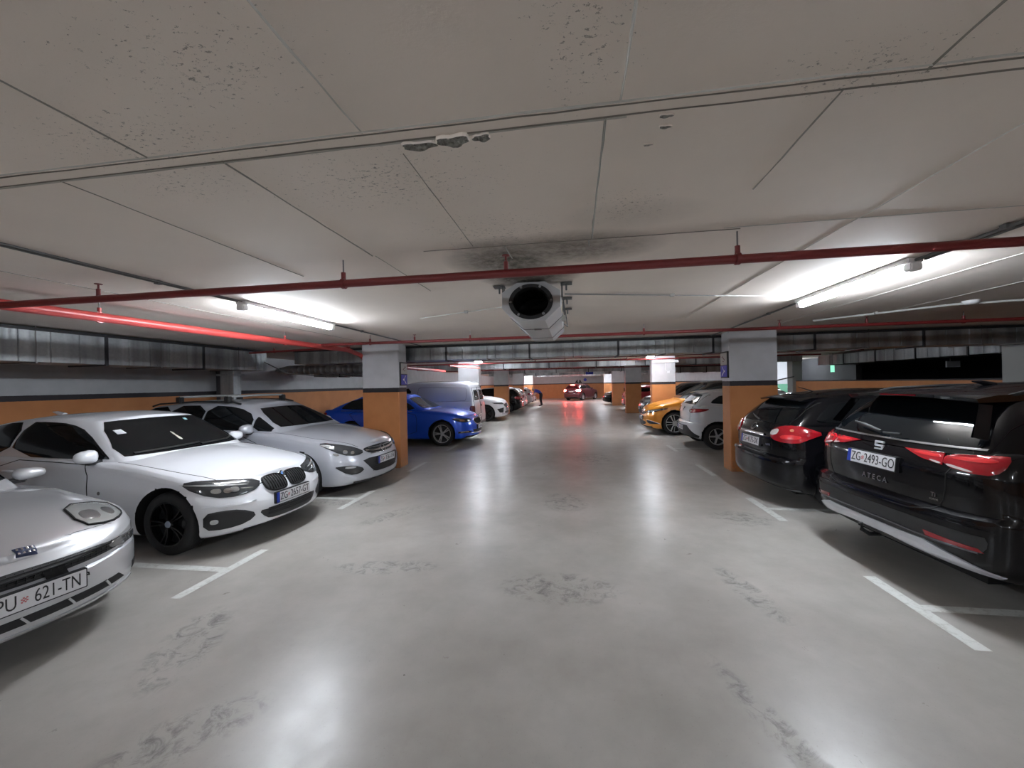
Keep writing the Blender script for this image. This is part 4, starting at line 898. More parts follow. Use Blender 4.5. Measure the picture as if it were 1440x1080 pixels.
def hatch(name, label, L, W, pm, H, front=(.56, 2.4), hoodz=.72, cowl=.95, belt=1.0, xa=1.1, xb=1.95, xd=None, xe=None, wr=.32, axles=None, glass=GLASS, roofm=None, hr=.59, rearz=None, levels=None, n=2.8, seg4=True, zb0=.2, roofz=9, rearN=(.34, 3.0), hb=None):
    xd = xd or L - .45; xe = xe or L - .14; axles = axles or (.86, L - .86); hb = hb or W / 2 - .095; q = .06
    return Car(name, label, 'car', L, W, pm, zs=[(0, hoodz - .06), (.12, hoodz), (.45, hoodz + (cowl - hoodz) * .45), (.8, hoodz + (cowl - hoodz) * .75), (xa + .25, cowl), (2.2, belt - .02), (L - .9, belt + .03), (L - .2, belt + .04), (L, belt - .0)],
               zb=[(0, zb0 + .01), (.5, zb0 - .02), (L - .6, zb0), (L, zb0 + .08)], crown=[(0, .01), (.2, .05), (.8, .08), (1.3, .06), (2.2, .02), (L, .015)],
               cab=dict(xa=xa, xe=xe, hb=hb, da=.38, db=.22, xb=xb, xd=xd, hr=hr, ra=.2, rb=.16, zr=[(xb, H - .10), (xb + .5, H - .058), ((xb + xd) / 2, H - .05), (xd, rearz or H - .13)], bulge=.03, n=n, m=3.2, roofz=roofz), axles=axles, wr=wr, front=front, rear=rearN, levels=levels, glass=glass, roofm=roofm)
def sg(c, x0, x1, zb_, zt, tail=.25, split=None, nose=.62):
    """two or three side windows between x0 (mirror corner) and x1 (tail corner)"""
    split = split or x0 + (x1 - x0) * .45
    c.sideglass([[(x0, zb_), (x0 + nose * .45, zb_ + (zt - zb_) * .62), (x0 + nose, zt - .03), (split - .03, zt), (split - .03, zb_ + .02)], [(split + .03, zb_ + .02), (split + .03, zt), (x1 - tail, zt - .03), (x1, zb_ + .10), (x1 - .06, zb_ + .05)]])

# ---- black SUV, tail to the lane, nearest on the right
BUMP_R = [(0, .88, .14, .10), (.02, .94, .06, .06), (.08, .975, .015, .02), (.16, .99, 0, 0), (.40, 1.0, .0, .0), (.47, 1.0, .005, .01), (.50, .997, .008, .07), (.62, .995, .015, .06), (.80, .98, .05, .06), (.90, .965, .08, .09), (.95, .95, .11, .12), (.98, .93, .14, .15), (1, .915, .17, .17)]
c = hatch('suv_car', 'black SUV at the right edge, tail to the lane, red lights and silver skid plate', 4.37, 1.86, BLKP, 1.60, hoodz=.84, cowl=1.04, belt=1.10, xa=1.05, xb=1.85, xd=3.89, xe=4.25, wr=.345, axles=(.86, 3.50), hr=.62, rearz=1.49, levels=BUMP_R, zb0=.24)
c.glassfront(.86, .84, z0=1.15); c.glassfront(.90, .92, z0=1.155, z1=1.455, name='rear_window', rear=True)
sg(c, 1.55, 3.95, 1.12, 1.49, .22); c.doors([[(1.45, .38), (1.42, .7), (1.5, 1.04), (2.72, 1.07), (2.74, .38)], [(2.78, .38), (2.78, 1.07), (3.5, 1.09), (3.4, .86), (3.1, .6), (3.05, .38)]], [(2.55, .98), (3.38, 1.0)]); c.mirror((1.8, .86, 1.14), sz=(.10, .11, .08)); c.wheels(SILV, 'spoke', 5, rr=.66)
gt = c.line('tailgate_gap', [(.72, 1.48), (.80, 1.2), (.74, 1.10), (.60, 1.02), (.60, .80), (.52, .66), (0, .645), (-.52, .66), (-.60, .80), (-.60, 1.02), (-.74, 1.10), (-.80, 1.2), (-.72, 1.48)], 'R', .008, .003, rnd=1)
def spoiler(c, x0, x1, z0, z1, hw0, hw1, th=.03, m=None, dn=.0):
    bm = bmesh.new(); n = 16; T = []; B = []
    for i in range(n + 1):
        u = -1 + 2 * i / n; cr = .035 * (1 - u * u)
        T.append((bm.verts.new((x0, u * hw0, z0 + cr)), bm.verts.new(((x0 + x1) / 2, u * (hw0 + hw1) / 2, (z0 + z1) / 2 + cr + .012)), bm.verts.new((x1 - .05 * u * u, u * hw1, z1 + cr))))
        B.append((bm.verts.new((x0, u * hw0, z0 + cr - th * 1.6)), bm.verts.new((x1 - .05 * u * u - .02, u * hw1 * .99, z1 + cr - th))))
    for i in range(n):
        for a, b in ((T[i][0], T[i + 1][0]),): pass
        bm.faces.new((T[i][0], T[i + 1][0], T[i + 1][1], T[i][1])); bm.faces.new((T[i][1], T[i + 1][1], T[i + 1][2], T[i][2])); bm.faces.new((T[i][2], T[i + 1][2], B[i + 1][1], B[i][1])); bm.faces.new((B[i][1], B[i + 1][1], B[i + 1][0], B[i][0])); bm.faces.new((B[i][0], B[i + 1][0], T[i + 1][0], T[i][0]))
    for i in (0, n): bm.faces.new((T[i][0], T[i][1], T[i][2], B[i][1], B[i][0]))
    return finish(bm, 'rear_spoiler', m or c.pm, c.root, 40)
spo = spoiler(c, 3.72, 4.13, 1.535, 1.505, .60, .62, .03)
mesh_on(c, 'brake_light', lambda bm: box(bm, 4.09, 4.122, -.18, .18, 1.515, 1.53, .004), TAIL, spo)
for sd in SIDES:
    mesh_on(c, 'spoiler_fin', lambda bm: [bm.faces.new([bm.verts.new((x, sd * y, z)) for x, y, z in q]) for q in (((3.98, .625, 1.46), (4.06, .615, 1.47), (4.185, .70, 1.24), (4.12, .735, 1.22)), ((3.98, .61, 1.46), (4.05, .60, 1.46), (4.18, .68, 1.24), (4.10, .71, 1.22)))], BLKP)
    V = (1, .55, 0)
    a = c.light('tail_light', [(4.3, .60, 1.105), (4.24, .86, 1.125), (4.18, .90, 1.12), (4.2, .88, 1.02), (4.26, .82, .985), (4.34, .60, 1.02)], V, TAIL, sd=sd, rnd=1, inner=[('light_band', [(4.3, .64, 1.09), (4.22, .86, 1.105), (4.22, .86, 1.07), (4.3, .64, 1.07)], TAILH), ('reverse_light', [(4.3, .61, 1.04), (4.3, .78, 1.012), (4.3, .78, .997), (4.3, .61, 1.022)], TAILC)])
    a = c.light('tailgate_light', [(4.34, .28, 1.095), (4.3, .585, 1.105), (4.3, .585, 1.02), (4.34, .44, 1.045)], V, TAIL, sd=sd, rnd=0, inner=[('light_band', [(4.34, .35, 1.086), (4.3, .57, 1.09), (4.3, .57, 1.065), (4.34, .40, 1.070)], TAILH), ('reverse_light', [(4.3, .47, 1.048), (4.3, .575, 1.04), (4.3, .575, 1.025), (4.3, .53, 1.03)], TAILC)])
    c.patch('rear_reflector', [(.50, .525), (.80, .50), (.82, .475), (.52, .485)], 'R', TAIL, .008, 0, sd=sd)
c.patch('bumper_insert', [(-.82, .60), (.82, .60), (.84, .53), (.80, .45), (-.80, .45), (-.84, .53)], 'R', TRIM, .004, 1)
c.line('bumper_crease', [(-.86, .615), (-.5, .635), (0, .64), (.5, .635), (.86, .615)], 'R', .03, .016, BLKP, rnd=1)
c.line('bumper_line', [(-.80, .47), (0, .50), (.80, .47)], 'R', .012, .012, GREYP, rnd=1)
c.patch('skid_plate', [(-.70, .40), (-.50, .455), (.50, .455), (.70, .40), (.86, .33), (.84, .315), (.6, .355), (.45, .375), (-.45, .375), (-.6, .355), (-.84, .315), (-.86, .33)], 'R', SILVP, .014, 0)
c.patch('underrun_panel', [(-.55, .36), (.55, .36), (.5, .25), (-.5, .25)], 'R', TRIM, .004, 1)
c.plate((4.338, -.02, .955), ('ZG', '2493-GO'), True, .12)
M = frame((1, 0, .12), o=c.surf(0, 1.078, True)[0] + Vector((.006, 0, 0))); bm = bmesh.new()
for x0, x1, z0, z1 in ((-.045, .045, .022, .040), (-.045, .045, -.009, .009), (-.045, .045, -.040, -.022), (-.045, -.026, 0, .032), (.026, .045, -.032, 0)): box(bm, x0, x1, z0, z1, -.01, .010, .003, 0, M)
finish(bm, 'emblem', SILV, c.root, 40)
bm = bmesh.new(); text_bm(bm, 'A T E C A', .062, frame((1, 0, .06), o=c.surf(0, .80, True)[0] + Vector((.002, 0, 0))), 0, .004, .001); finish(bm, 'model_lettering', CHR, c.root)
bm = bmesh.new(); text_bm(bm, 'Ti', .045, frame((1, .1, .06), o=c.surf(.52, .79, True)[0] + Vector((.002, 0, 0))), 0, .004, .0); text_bm(bm, '4DRIVE', .020, frame((1, .1, .06), o=c.surf(.52, .755, True)[0] + Vector((.002, 0, 0))), 0, .004, .0); finish(bm, 'badge_lettering', CHR, c.root)
bm = bmesh.new(); tube(bm, [(4.235, -.02, 1.20), (4.215, -.22, 1.235), (4.20, -.36, 1.255)], [.014, .020, .010], 8); tube(bm, [(4.245, .02, 1.195), (4.235, .18, 1.20)], .009, 6); finish(bm, 'rear_wiper', TRIM, c.root, 50)
c.line('window_sill_trim', [(-.74, 1.155), (0, 1.145), (.74, 1.155)], 'R', .014, .010, REFL, rnd=1)
for sd in SIDES: mesh_on(c, 'roof_rail', lambda bm: tube(bm, [(2.0, sd * .60, 1.53), (2.2, sd * .61, 1.575), (3.2, sd * .61, 1.58), (3.7, sd * .60, 1.56), (3.85, sd * .59, 1.52)], .015, 8), TRIM)
mesh_on(c, 'roof_antenna', lambda bm: tube(bm, [(3.35, 0, 1.585), (3.45, 0, 1.615), (3.52, 0, 1.625)], [.03, .018, .005], 8), BLKP)
mesh_on(c, 'tow_bar', lambda bm: tube(bm, [(4.1, 0, .30), (4.36, 0, .30), (4.42, 0, .34), (4.43, 0, .40)], .018, 8), TRIM)
c.place(2.55 + 4.37, 4.17, 1, yaw=math.radians(3))

# ---- black hatchback between the column and the SUV
c = hatch('hatchback_car', 'black hatchback with large red tear-shaped tail lights between the orange column and the black SUV', 4.25, 1.76, BLKP, 1.51, hoodz=.76, cowl=1.0, belt=1.03, xa=.95, xb=1.75, xd=3.70, xe=4.10, wr=.32, axles=(.86, 3.46), rearz=1.40, rearN=(.42, 2.5), levels=BUMP_R, n=2.6)
c.glassfront(.86, .84, z0=1.08); c.glassfront(.86, .86, z0=1.08, z1=1.385, name='rear_window', rear=True); sg(c, 1.4, 3.75, 1.06, 1.42, .3); c.doors([[(1.3, .3), (1.28, .7), (1.4, .98), (2.62, 1.0), (2.62, .3)], [(2.66, .3), (2.66, 1.0), (3.4, 1.02), (3.2, .7), (2.98, .5), (2.95, .3)]], [(2.45, .92), (3.25, .95)])
c.mirror((1.7, .82, 1.08)); c.wheels(SILV, 'cap', 6, rr=.64); spoiler(c, 3.5, 3.86, 1.43, 1.385, .56, .54, .022)
for sd in SIDES:
    c.light('tail_light', [(4.2, .50, .915), (4.2, .52, 1.0), (4.12, .60, 1.06), (4.0, .74, 1.08), (3.92, .82, 1.06), (3.74, .88, .99), (3.9, .86, .92), (4.0, .80, .855), (4.15, .58, .862)], (1, 1, 0), TAIL, sd=sd, rnd=1, off=.016,
            inner=[('reverse_light', [(4.2, .50, .93), (4.2, .53, 1.0), (4.12, .60, 1.03), (4.12, .58, .95)], TAILC), ('light_band', [(4.1, .60, .90), (4.1, .62, .955), (3.95, .80, .965), (3.95, .80, .91)], TAILH), ('lamp_bulb', [(4.03, .70, 1.0), (4.03, .70, 1.03), (4.0, .735, 1.03), (4.0, .735, 1.0)], mat('lamp_amber', (.5, .18, .1), .2, 0, 1.0))])
c.line('tailgate_gap', [(.60, 1.36), (.66, 1.1), (.50, 1.03), (.46, .92), (.5, .8), (.46, .70), (0, .69), (-.46, .70), (-.5, .8), (-.46, .92), (-.50, 1.03), (-.66, 1.1), (-.60, 1.36)], 'R', .008, .003, rnd=1)
g = c.patch('plate_recess', [(-.34, .90), (.34, .90), (.30, .75), (-.30, .75)], 'R', TRIM, .003, 1); c.plate((4.215, 0, .815), ('ZG', '4175-DK'), True, .10)
c.line('chrome_strip', [(-.34, .925), (0, .93), (.34, .925)], 'R', .026, .020, CHR); c.line('emblem', [(.06 * math.cos(k * PI / 8), 1.005 + .042 * math.sin(k * PI / 8)) for k in range(16)], 'R', .010, .014, CHR, closed=True); c.line('emblem', [(.025 * math.cos(k * PI / 8), 1.008 + .036 * math.sin(k * PI / 8)) for k in range(16)], 'R', .008, .014, CHR, closed=True)
bm = bmesh.new(); text_bm(bm, 'AURIS', .038, frame((1, .12, .06), o=c.surf(.42, .80, True)[0] + Vector((.002, 0, 0))), 0, .003, .001); finish(bm, 'model_lettering', CHR, c.root)
c.line('bumper_crease', [(-.80, .61), (-.5, .655), (0, .665), (.5, .655), (.80, .61)], 'R', .035, .018, BLKP, rnd=1); c.line('bumper_lip', [(-.80, .27), (-.4, .245), (0, .24), (.4, .245), (.80, .27)], 'R', .02, .008, GREYP, rnd=1)
mesh_on(c, 'rear_wiper', lambda bm: tube(bm, [(4.07, 0, 1.10), (4.03, -.2, 1.13), (4.0, -.34, 1.16)], [.012, .014, .008], 6), TRIM)
mesh_on(c, 'roof_antenna', lambda bm: tube(bm, [(3.35, 0, 1.49), (3.55, 0, 1.56)], [.01, .004], 6), TRIM)
c.place(2.50 + 4.25, 6.36, 1, yaw=math.radians(1.5))

# ---- white small hatchback, tail out, and orange car nose out behind it
c = hatch('hatchback_car', 'small white hatchback with dark lower rear bumper, half hidden by the nearest right column', 4.06, 1.73, WHITE, 1.45, hoodz=.74, cowl=.98, belt=1.02, xa=.95, xb=1.7, xd=3.60, xe=3.96, wr=.315, axles=(.86, 3.42), rearz=1.36, rearN=(.40, 2.6), levels=BUMP_R, glass=GLASS2)
c.glassfront(.86, .84, z0=1.06); c.glassfront(.84, .80, z0=1.085, z1=1.335, name='rear_window', rear=True); sg(c, 1.35, 3.55, 1.05, 1.36, .3); c.doors([[(1.3, .3), (1.28, .7), (1.36, .97), (2.5, .99), (2.5, .3)], [(2.54, .3), (2.54, .99), (3.3, 1.0), (3.1, .7), (2.9, .5), (2.88, .3)]], [(2.35, .9), (3.1, .95)])
c.mirror((1.65, .82, 1.06)); c.wheels(SILV, 'spoke', 5, rr=.64, rim2=SILV); spoiler(c, 3.40, 3.74, 1.395, 1.355, .54, .52, .022)
for sd in SIDES:
    c.light('tail_light', [(4.0, .46, .945), (3.95, .60, .985), (3.8, .80, .99), (3.60, .865, .985), (3.75, .85, .915), (3.95, .62, .875), (4.0, .52, .89)], (1, 1, 0), TAIL, sd=sd, rnd=1, off=.012, inner=[('reverse_light', [(4.0, .50, .93), (3.95, .60, .94), (3.95, .60, .905), (4.0, .53, .905)], TAILC), ('light_band', [(3.9, .66, .96), (3.75, .82, .965), (3.78, .82, .94), (3.9, .66, .93)], TAILH)])
c.patch('bumper_insert', [(-.44, .56), (.44, .56), (.56, .48), (.80, .33), (.76, .28), (-.76, .28), (-.80, .33), (-.56, .48)], 'R', TRIM, .010, 0); c.plate((4.075, 0, .485), ('ZG', '5127-HJ'), True, 0)
c.line('emblem', [(0, 1.0), (.035, .95), (0, .90), (-.035, .95)], 'R', .018, .012, CHR, closed=True); c.line('tailgate_gap', [(.60, 1.32), (.66, 1.1), (.52, 1.0), (.5, .8), (.46, .60), (-.46, .60), (-.5, .8), (-.52, 1.0), (-.66, 1.1), (-.60, 1.32)], 'R', .007, .003, rnd=1)
c.place(2.82 + 4.06, 10.98, 1, yaw=math.radians(-1))
c = hatch('crossover_car', 'orange family car with black roof and two-tone wheels, nose out behind the small white hatchback', 4.41, 1.87, ORNG, 1.65, hoodz=.80, cowl=1.04, belt=1.08, xa=.85, xb=1.95, xd=3.9, xe=4.25, wr=.36, axles=(.86, 3.60), rearz=1.50, hr=.64, roofm=BLKP, glass=GLASS2, roofz=1.15)
c.glassfront(.90, .86, z0=1.12); c.glassfront(.84, .80, name='rear_window', rear=True)
c.sideglass([[(1.05, 1.08), (1.65, 1.36), (1.66, 1.10)], [(1.72, 1.10), (1.72, 1.38), (2.2, 1.50), (2.65, 1.53), (2.65, 1.12)], [(2.71, 1.12), (2.71, 1.53), (3.6, 1.48), (3.95, 1.25), (3.8, 1.16)]]); c.doors([[(1.5, .34), (1.46, .7), (1.55, 1.02), (2.66, 1.05), (2.68, .34)], [(2.72, .34), (2.72, 1.05), (3.5, 1.06), (3.3, .8), (3.1, .55), (3.05, .34)]], [(2.5, .94), (3.3, .97)])
c.mirror((1.75, .86, 1.12), m=BLKP); c.wheels(SILV, 'wide', 5, rr=.76, rim2=RBLK, steer=.0)
for sd in SIDES:
    V = (-1, .9, .1)
    c.light('headlight', [(.10, .40, .70), (.16, .56, .665), (.30, .74, .70), (.62, .90, .80), (.66, .90, .84), (.30, .72, .79), (.12, .44, .745)], V, LENS, sd=sd, rnd=1, inner=[('lamp_reflector', [(.2, .62, .70), (.2, .62, .75), (.5, .86, .81), (.5, .86, .78)], CLEARL), ('lamp_reflector', [(.12, .46, .705), (.12, .46, .73), (.2, .58, .735), (.2, .58, .70)], REFL)])
    g = c.patch('fog_light_recess', [(.10, .52, .44), (.14, .58, .34), (.34, .78, .33), (.46, .86, .345), (.30, .74, .41), (.16, .6, .455)], V, TRIM, .006, 1, sd=sd); c.line('chrome_trim', [(.12, .54, .455), (.30, .74, .415), (.46, .86, .35)], V, .014, .016, CHR, sd=sd, parent=g)
g = c.patch('upper_grille', [(-.42, .72), (0, .68), (.42, .72), (.40, .66), (.2, .60), (-.2, .60), (-.40, .66)], 'F', BLK, .006, 1); c.line('chrome_bar', [(-.40, .70), (0, .66), (.40, .70)], 'F', .016, .014, CHR, parent=g); c.line('emblem', [(0, .76), (.05, .69), (0, .62), (-.05, .69)], 'F', .022, .02, CHR, closed=True)
c.patch('lower_grille', [(-.5, .42), (.5, .42), (.45, .28), (-.45, .28)], 'F', TRIM, .006, 1); c.plate((-.03, 0, .50), ('ZG', '8810-IB')); c.line('sill_trim', [(1.2, .33), (3.2, .33)], 'S', .05, .012, TRIM); c.line('sill_trim', [(1.2, .33), (3.2, .33)], 'S', .05, .012, TRIM, sd=-1); c.line('bumper_lip', [(-.75, .24), (0, .235), (.75, .24)], 'F', .05, .01, TRIM)
for sd in SIDES:
    c.line('bonnet_gap', [(.22, .55, 1), (.5, .74, 1), (1.0, .80, 1), (1.3, .82, 1)], 'T', .007, .002, rnd=2, sd=sd); c.light('tail_light', [(4.1, .85, 1.05), (4.2, .86, .85), (4.38, .6, .88), (4.38, .6, 1.0)], (1, 1, 0), TAIL, sd=sd)
c.place(2.28, 13.86, -1)

# ---- blue liftback and silver van on the left
c = hatch('liftback_car', 'bright blue liftback with ten-spoke silver wheels behind the nearest left column', 4.67, 1.814, BLUEP, 1.465, hoodz=.76, cowl=.97, belt=.99, xa=1.15, xb=2.0, xd=3.55, xe=4.45, wr=.335, axles=(.88, 3.57), rearz=1.36, hr=.60, glass=GLASS2)
c.glassfront(.88, .86, z0=1.045); c.glassfront(.84, .84, z0=1.07, name='rear_window', rear=True); sg(c, 1.62, 3.95, .99, 1.36, .35, nose=.7)
c.doors([[(1.62, .3), (1.58, .7), (1.66, .93), (2.80, .95), (2.80, .3)], [(2.84, .3), (2.84, .95), (3.7, .97), (3.45, .7), (3.2, .5), (3.15, .3)]], [(2.6, .84), (3.5, .88)]); c.mirror((1.95, .84, 1.03)); c.wheels(SILV, 'twin', 5, rr=.76, inset=.02)
for sd in SIDES:
    V = (-1, .9, .1)
    c.light('headlight', [(.14, .44, .72), (.18, .56, .64), (.32, .72, .63), (.52, .84, .68), (.62, .88, .775), (.30, .70, .745)], V, LENS, sd=sd, rnd=1, inner=[('lamp_reflector', [(.30, .70, .66), (.30, .70, .71), (.42, .80, .73), (.42, .80, .67)], mat('lamp_amber_dim', (.25, .13, .06), .25)), ('lamp_reflector', [(.18, .54, .66), (.18, .54, .70), (.26, .62, .70), (.26, .62, .66)], REFL)])
    c.patch('fog_light_recess', [(.12, .52, .38), (.16, .60, .34), (.44, .84, .34), (.44, .84, .385), (.2, .64, .40)], V, TRIM, .006, 0, sd=sd); c.patch('fog_light', [(.22, .64, .365), (.22, .64, .39), (.40, .80, .39), (.40, .80, .36)], V, REFL, .012, 0, sd=sd)
    c.light('tail_light', [(4.3, .86, .98), (4.4, .86, .82), (4.62, .6, .84), (4.62, .6, .95)], (1, 1, 0), TAIL, sd=sd); c.line('bonnet_gap', [(.22, .5, 1), (.5, .70, 1), (1.1, .76, 1), (1.5, .80, 1)], 'T', .007, .002, rnd=2, sd=sd); c.line('window_trim', [(1.75, .965), (2.8, .985), (3.9, 1.0)], 'S', .012, .012, CHR, sd=sd)
g = c.patch('upper_grille', [(-.40, .70), (0, .715), (.40, .70), (.36, .60), (.26, .545), (-.26, .545), (-.36, .60)], 'F', BLK, .006, 1); c.slats('grille_slat', 0, 0, 0, 0, 0, 'F', BLK, g)
for i in range(13): c.line('grille_slat', [(-.30 + .05 * i, .56), (-.32 + .0533 * i, .695)], 'F', .008, .014, TRIM, parent=g)
c.line('chrome_trim', [(-.40, .70), (0, .715), (.40, .70), (.36, .60), (.26, .545), (-.26, .545), (-.36, .60)], 'F', .018, .02, CHR, closed=True, rnd=1, parent=g); c.line('chrome_trim', [(-.60, .335), (0, .32), (.60, .335)], 'F', .02, .014, CHR); c.patch('lower_grille', [(-.52, .42), (.52, .42), (.48, .34), (-.48, .34)], 'F', TRIM, .006, 0); c.plate((-.03, 0, .475), ('ZG', '7604-EL')); c.disc('emblem', (0, .76), 'F', .035, CHR, .012)
c.line('bumper_lip', [(-.75, .235), (0, .225), (.75, .235)], 'F', .05, .01, TRIM)
c.place(-2.72, 11.58, 1, yaw=math.radians(0))

VANL = [(0, .88, .10, .04), (.02, .95, .05, .02), (.1, .98, 0, 0), (.3, 1.0, 0, .0), (.6, .998, .015, .02), (.8, .99, .04, .03), (.94, .97, .08, .045), (1, .955, .12, .055)]
c = Car('delivery_van', 'silver panel van with its tail to the lane, beyond the blue liftback', 'van', 4.38, 1.81, VANP, zs=[(0, .78), (.15, .86), (.5, .96), (1.0, 1.08), (1.4, 1.12), (4.38, 1.12)], zb=[(0, .24), (4.38, .30)], crown=[(0, .01), (.3, .06), (1.0, .06), (1.6, .02), (4.38, .0)],
        cab=dict(xa=.85, xe=4.31, hb=.855, da=.30, db=.10, xb=1.75, xd=4.16, hr=.73, ra=.2, rb=.12, zr=[(1.75, 1.70), (2.2, 1.765), (3.6, 1.77), (4.16, 1.73)], bulge=.025, n=3, m=5, bar=.02), axles=(.88, 3.60), wr=.325, levels=VANL, rear=(.14, 4.5), front=(.5, 2.6))
c.glassfront(.90, .86, z0=1.16); c.sideglass([[(1.25, 1.13), (1.7, 1.55), (2.1, 1.62), (2.1, 1.14)]]); c.doors([[(1.35, .4), (1.3, 1.05), (2.15, 1.08), (2.15, .4)]], [(2.0, .98)])
for sd in SIDES:
    c.line('panel_groove', [(2.35, 1.12), (2.35, 1.58), (2.45, 1.62), (4.0, 1.60), (4.06, 1.54), (4.06, 1.20), (3.98, 1.14)], 'S', .014, .006, mat('groove_grey', (.18, .19, .21), .5), rnd=1, sd=sd, closed=True); c.light('tail_light', [(4.36, .76, .98), (4.36, .89, .98), (4.20, .90, .98), (4.20, .90, .68), (4.36, .89, .68), (4.36, .76, .68)], (1, .8, 0), mat('tail_dark_red', (.10, .01, .015), .2, 0, 1.0), sd=sd, rnd=1)
    w_ = c.patch('rear_door', [(.03, 1.60), (.68, 1.58), (.80, 1.0), (.74, .42), (.03, .42)], 'R', VANP, .008, 0, sd=sd); c.patch('rear_window', [(.10, 1.52), (.60, 1.50), (.68, 1.16), (.10, 1.16)], 'R', GLASS, .014, 0, sd=sd, parent=w_); c.line('door_gap', [(.02, 1.60), (.68, 1.58), (.80, 1.0), (.74, .42), (.02, .42)], 'R', .01, .010, closed=True, sd=sd, parent=w_)
c.mirror((1.7, .86, 1.16), m=TRIM, sz=(.10, .11, .12)); c.wheels(SILV, 'cap', 6); c.patch('bumper_insert', [(-.8, .40), (.8, .40), (.8, .32), (-.8, .32)], 'R', TRIM, .02, 0); c.plate((4.38, -.3, .62), ('ZG', '2216-BS'), True); c.patch('lower_grille', [(-.5, .5), (.5, .5), (.45, .32), (-.45, .32)], 'F', TRIM, .006, 1)
mesh_on(c, 'door_handle', lambda bm: box(bm, 4.33, 4.37, .04, .16, .92, 1.0, .01), TRIM)
c.place(-3.20 - 4.38, 13.92, -1)

# ---- white SUV nose out with dark windows
c = hatch('suv_car', 'white SUV nose out beside the third left column, sharp black air vents', 4.45, 1.84, WHITE, 1.63, hoodz=.90, cowl=1.08, belt=1.10, xa=1.05, xb=1.85, xd=4.0, xe=4.3, wr=.36, rearz=1.5, hr=.62, roofm=BLKP, roofz=1.12)
c.glassfront(.9, .86, z0=1.17); sg(c, 1.5, 4.05, 1.12, 1.50); c.wheels(RBLK, 'spoke', 5, rr=.7); c.mirror((1.8, .86, 1.14), m=BLKP)
for sd in SIDES:
    V = (-1, .8, 0)
    c.light('headlight', [(.08, .50, .80), (.15, .60, .76), (.5, .86, .80), (.6, .9, .85), (.2, .62, .86)], V, LENS, sd=sd, rnd=0, inner=[('lamp_reflector', [(.12, .54, .83), (.4, .8, .84), (.4, .8, .82), (.12, .54, .81)], CLEARL)])
    c.patch('air_vent', [(.12, .56, .62), (.4, .84, .56), (.3, .76, .40), (.14, .60, .38)], V, TRIM, .008, 0, sd=sd)
g = c.patch('upper_grille', [(-.55, .80), (.55, .80), (.42, .60), (-.42, .60)], 'F', BLK, .006, 1); c.line('chrome_trim', [(-.5, .80), (-.36, .61), (.36, .61), (.5, .80)], 'F', .02, .014, CHR, parent=g); c.patch('lower_grille', [(-.5, .46), (.5, .46), (.45, .32), (-.45, .32)], 'F', TRIM, .006, 1); c.plate((-.03, 0, .54), ('ZG', '9034-JA')); c.line('bumper_lip', [(-.7, .33), (0, .32), (.7, .33)], 'F', .06, .012, SILVP)
c.place(-3.02, 18.75, 1)

def rear_car(name, label, pm, L, W, H, x, y, facing=-1, lit=None, plate=('ZG', '1108-KC'), hoodz=.78, belt=1.02, yaw=0, wr=.32, nose=False, wy=0):
    c = hatch(name, label, L, W, pm, H, hoodz=hoodz, cowl=belt - .03, belt=belt, wr=wr, rearz=H - .13, levels=BUMP_R if not nose else None, xa=1.0, xb=1.8)
    c.glassfront(.88, .86, z0=belt + .06); c.glassfront(.86, .84, z0=belt + .06, name='rear_window', rear=True); sg(c, 1.45, L - .45, belt + .03, H - .12); c.wheels(SILV, 'spoke', 5); c.mirror((1.75, W / 2 - .06, belt + .05))
    for sd in SIDES:
        c.light('tail_light', [(L - .06, W / 2 - .42, belt - .10), (L - .1, W / 2 - .25, belt - .04), (L - .4, W / 2, belt - .05), (L - .35, W / 2, belt - .2), (L - .1, W / 2 - .2, belt - .23)], (1, 1, 0), lit or TAIL, sd=sd, rnd=1)
        c.light('headlight', [(.10, W / 2 - .42, hoodz - .04), (.16, W / 2 - .3, hoodz - .12), (.5, W / 2 - .05, hoodz - .05), (.55, W / 2, hoodz + .03), (.2, W / 2 - .26, hoodz + .0)], (-1, .9, .1), CLEARL, sd=sd, rnd=1)
        c.line('door_gap', [(1.5, .3), (1.46, .7), (1.55, belt - .06), (2.7, belt - .03), (2.7, .3)], 'S', .008, .003, rnd=1, sd=sd, closed=True)
    c.patch('upper_grille', [(-.4, hoodz - .06), (.4, hoodz - .06), (.34, hoodz - .17), (-.34, hoodz - .17)], 'F', BLK, .006, 1); c.patch('lower_grille', [(-.55, .42), (.55, .42), (.45, .27), (-.45, .27)], 'F', TRIM, .006, 1); c.patch('bumper_insert', [(-.7, .38), (.7, .38), (.66, .28), (-.66, .28)], 'R', TRIM, .008, 1)
    c.plate((L - .005, 0, belt - .22), plate, True, .1); c.plate((-.03, 0, .49), plate); c.place(x, y, facing, yaw); return c
rear_car('hatchback_car', 'black car in the row left of the lane, just beyond the shaded third left column', BLKP, 4.3, 1.80, 1.48, -2.86 - 4.3, 23.6, plate=('ZG', '3340-CV'))
rear_car('hatchback_car', 'white car with pinkish red tail light, second beyond the third left column', WHITE, 4.3, 1.78, 1.46, -2.90 - 4.3, 26.0, plate=('ZG', '6128-HT'))
rear_car('hatchback_car', 'white car whose rear the bending person leans into', WHITE, 4.2, 1.76, 1.45, -2.95 - 4.2, 31.2, plate=('ZG', '5501-GB'))
rear_car('hatchback_car', 'white car beyond the bending person, farthest on the left', WHITE, 4.2, 1.76, 1.45, -3.0, 33.7, 1, nose=True, plate=('ZG', '4470-AB'))
cf = rear_car('suv_car', 'dark SUV with glowing red brake lights turning across the far end of the lane', MAROON, 4.3, 1.80, 1.60, 0, 0, lit=TAILON, hoodz=.84, belt=1.08, wr=.34, plate=('ZG', '7719-FP'))
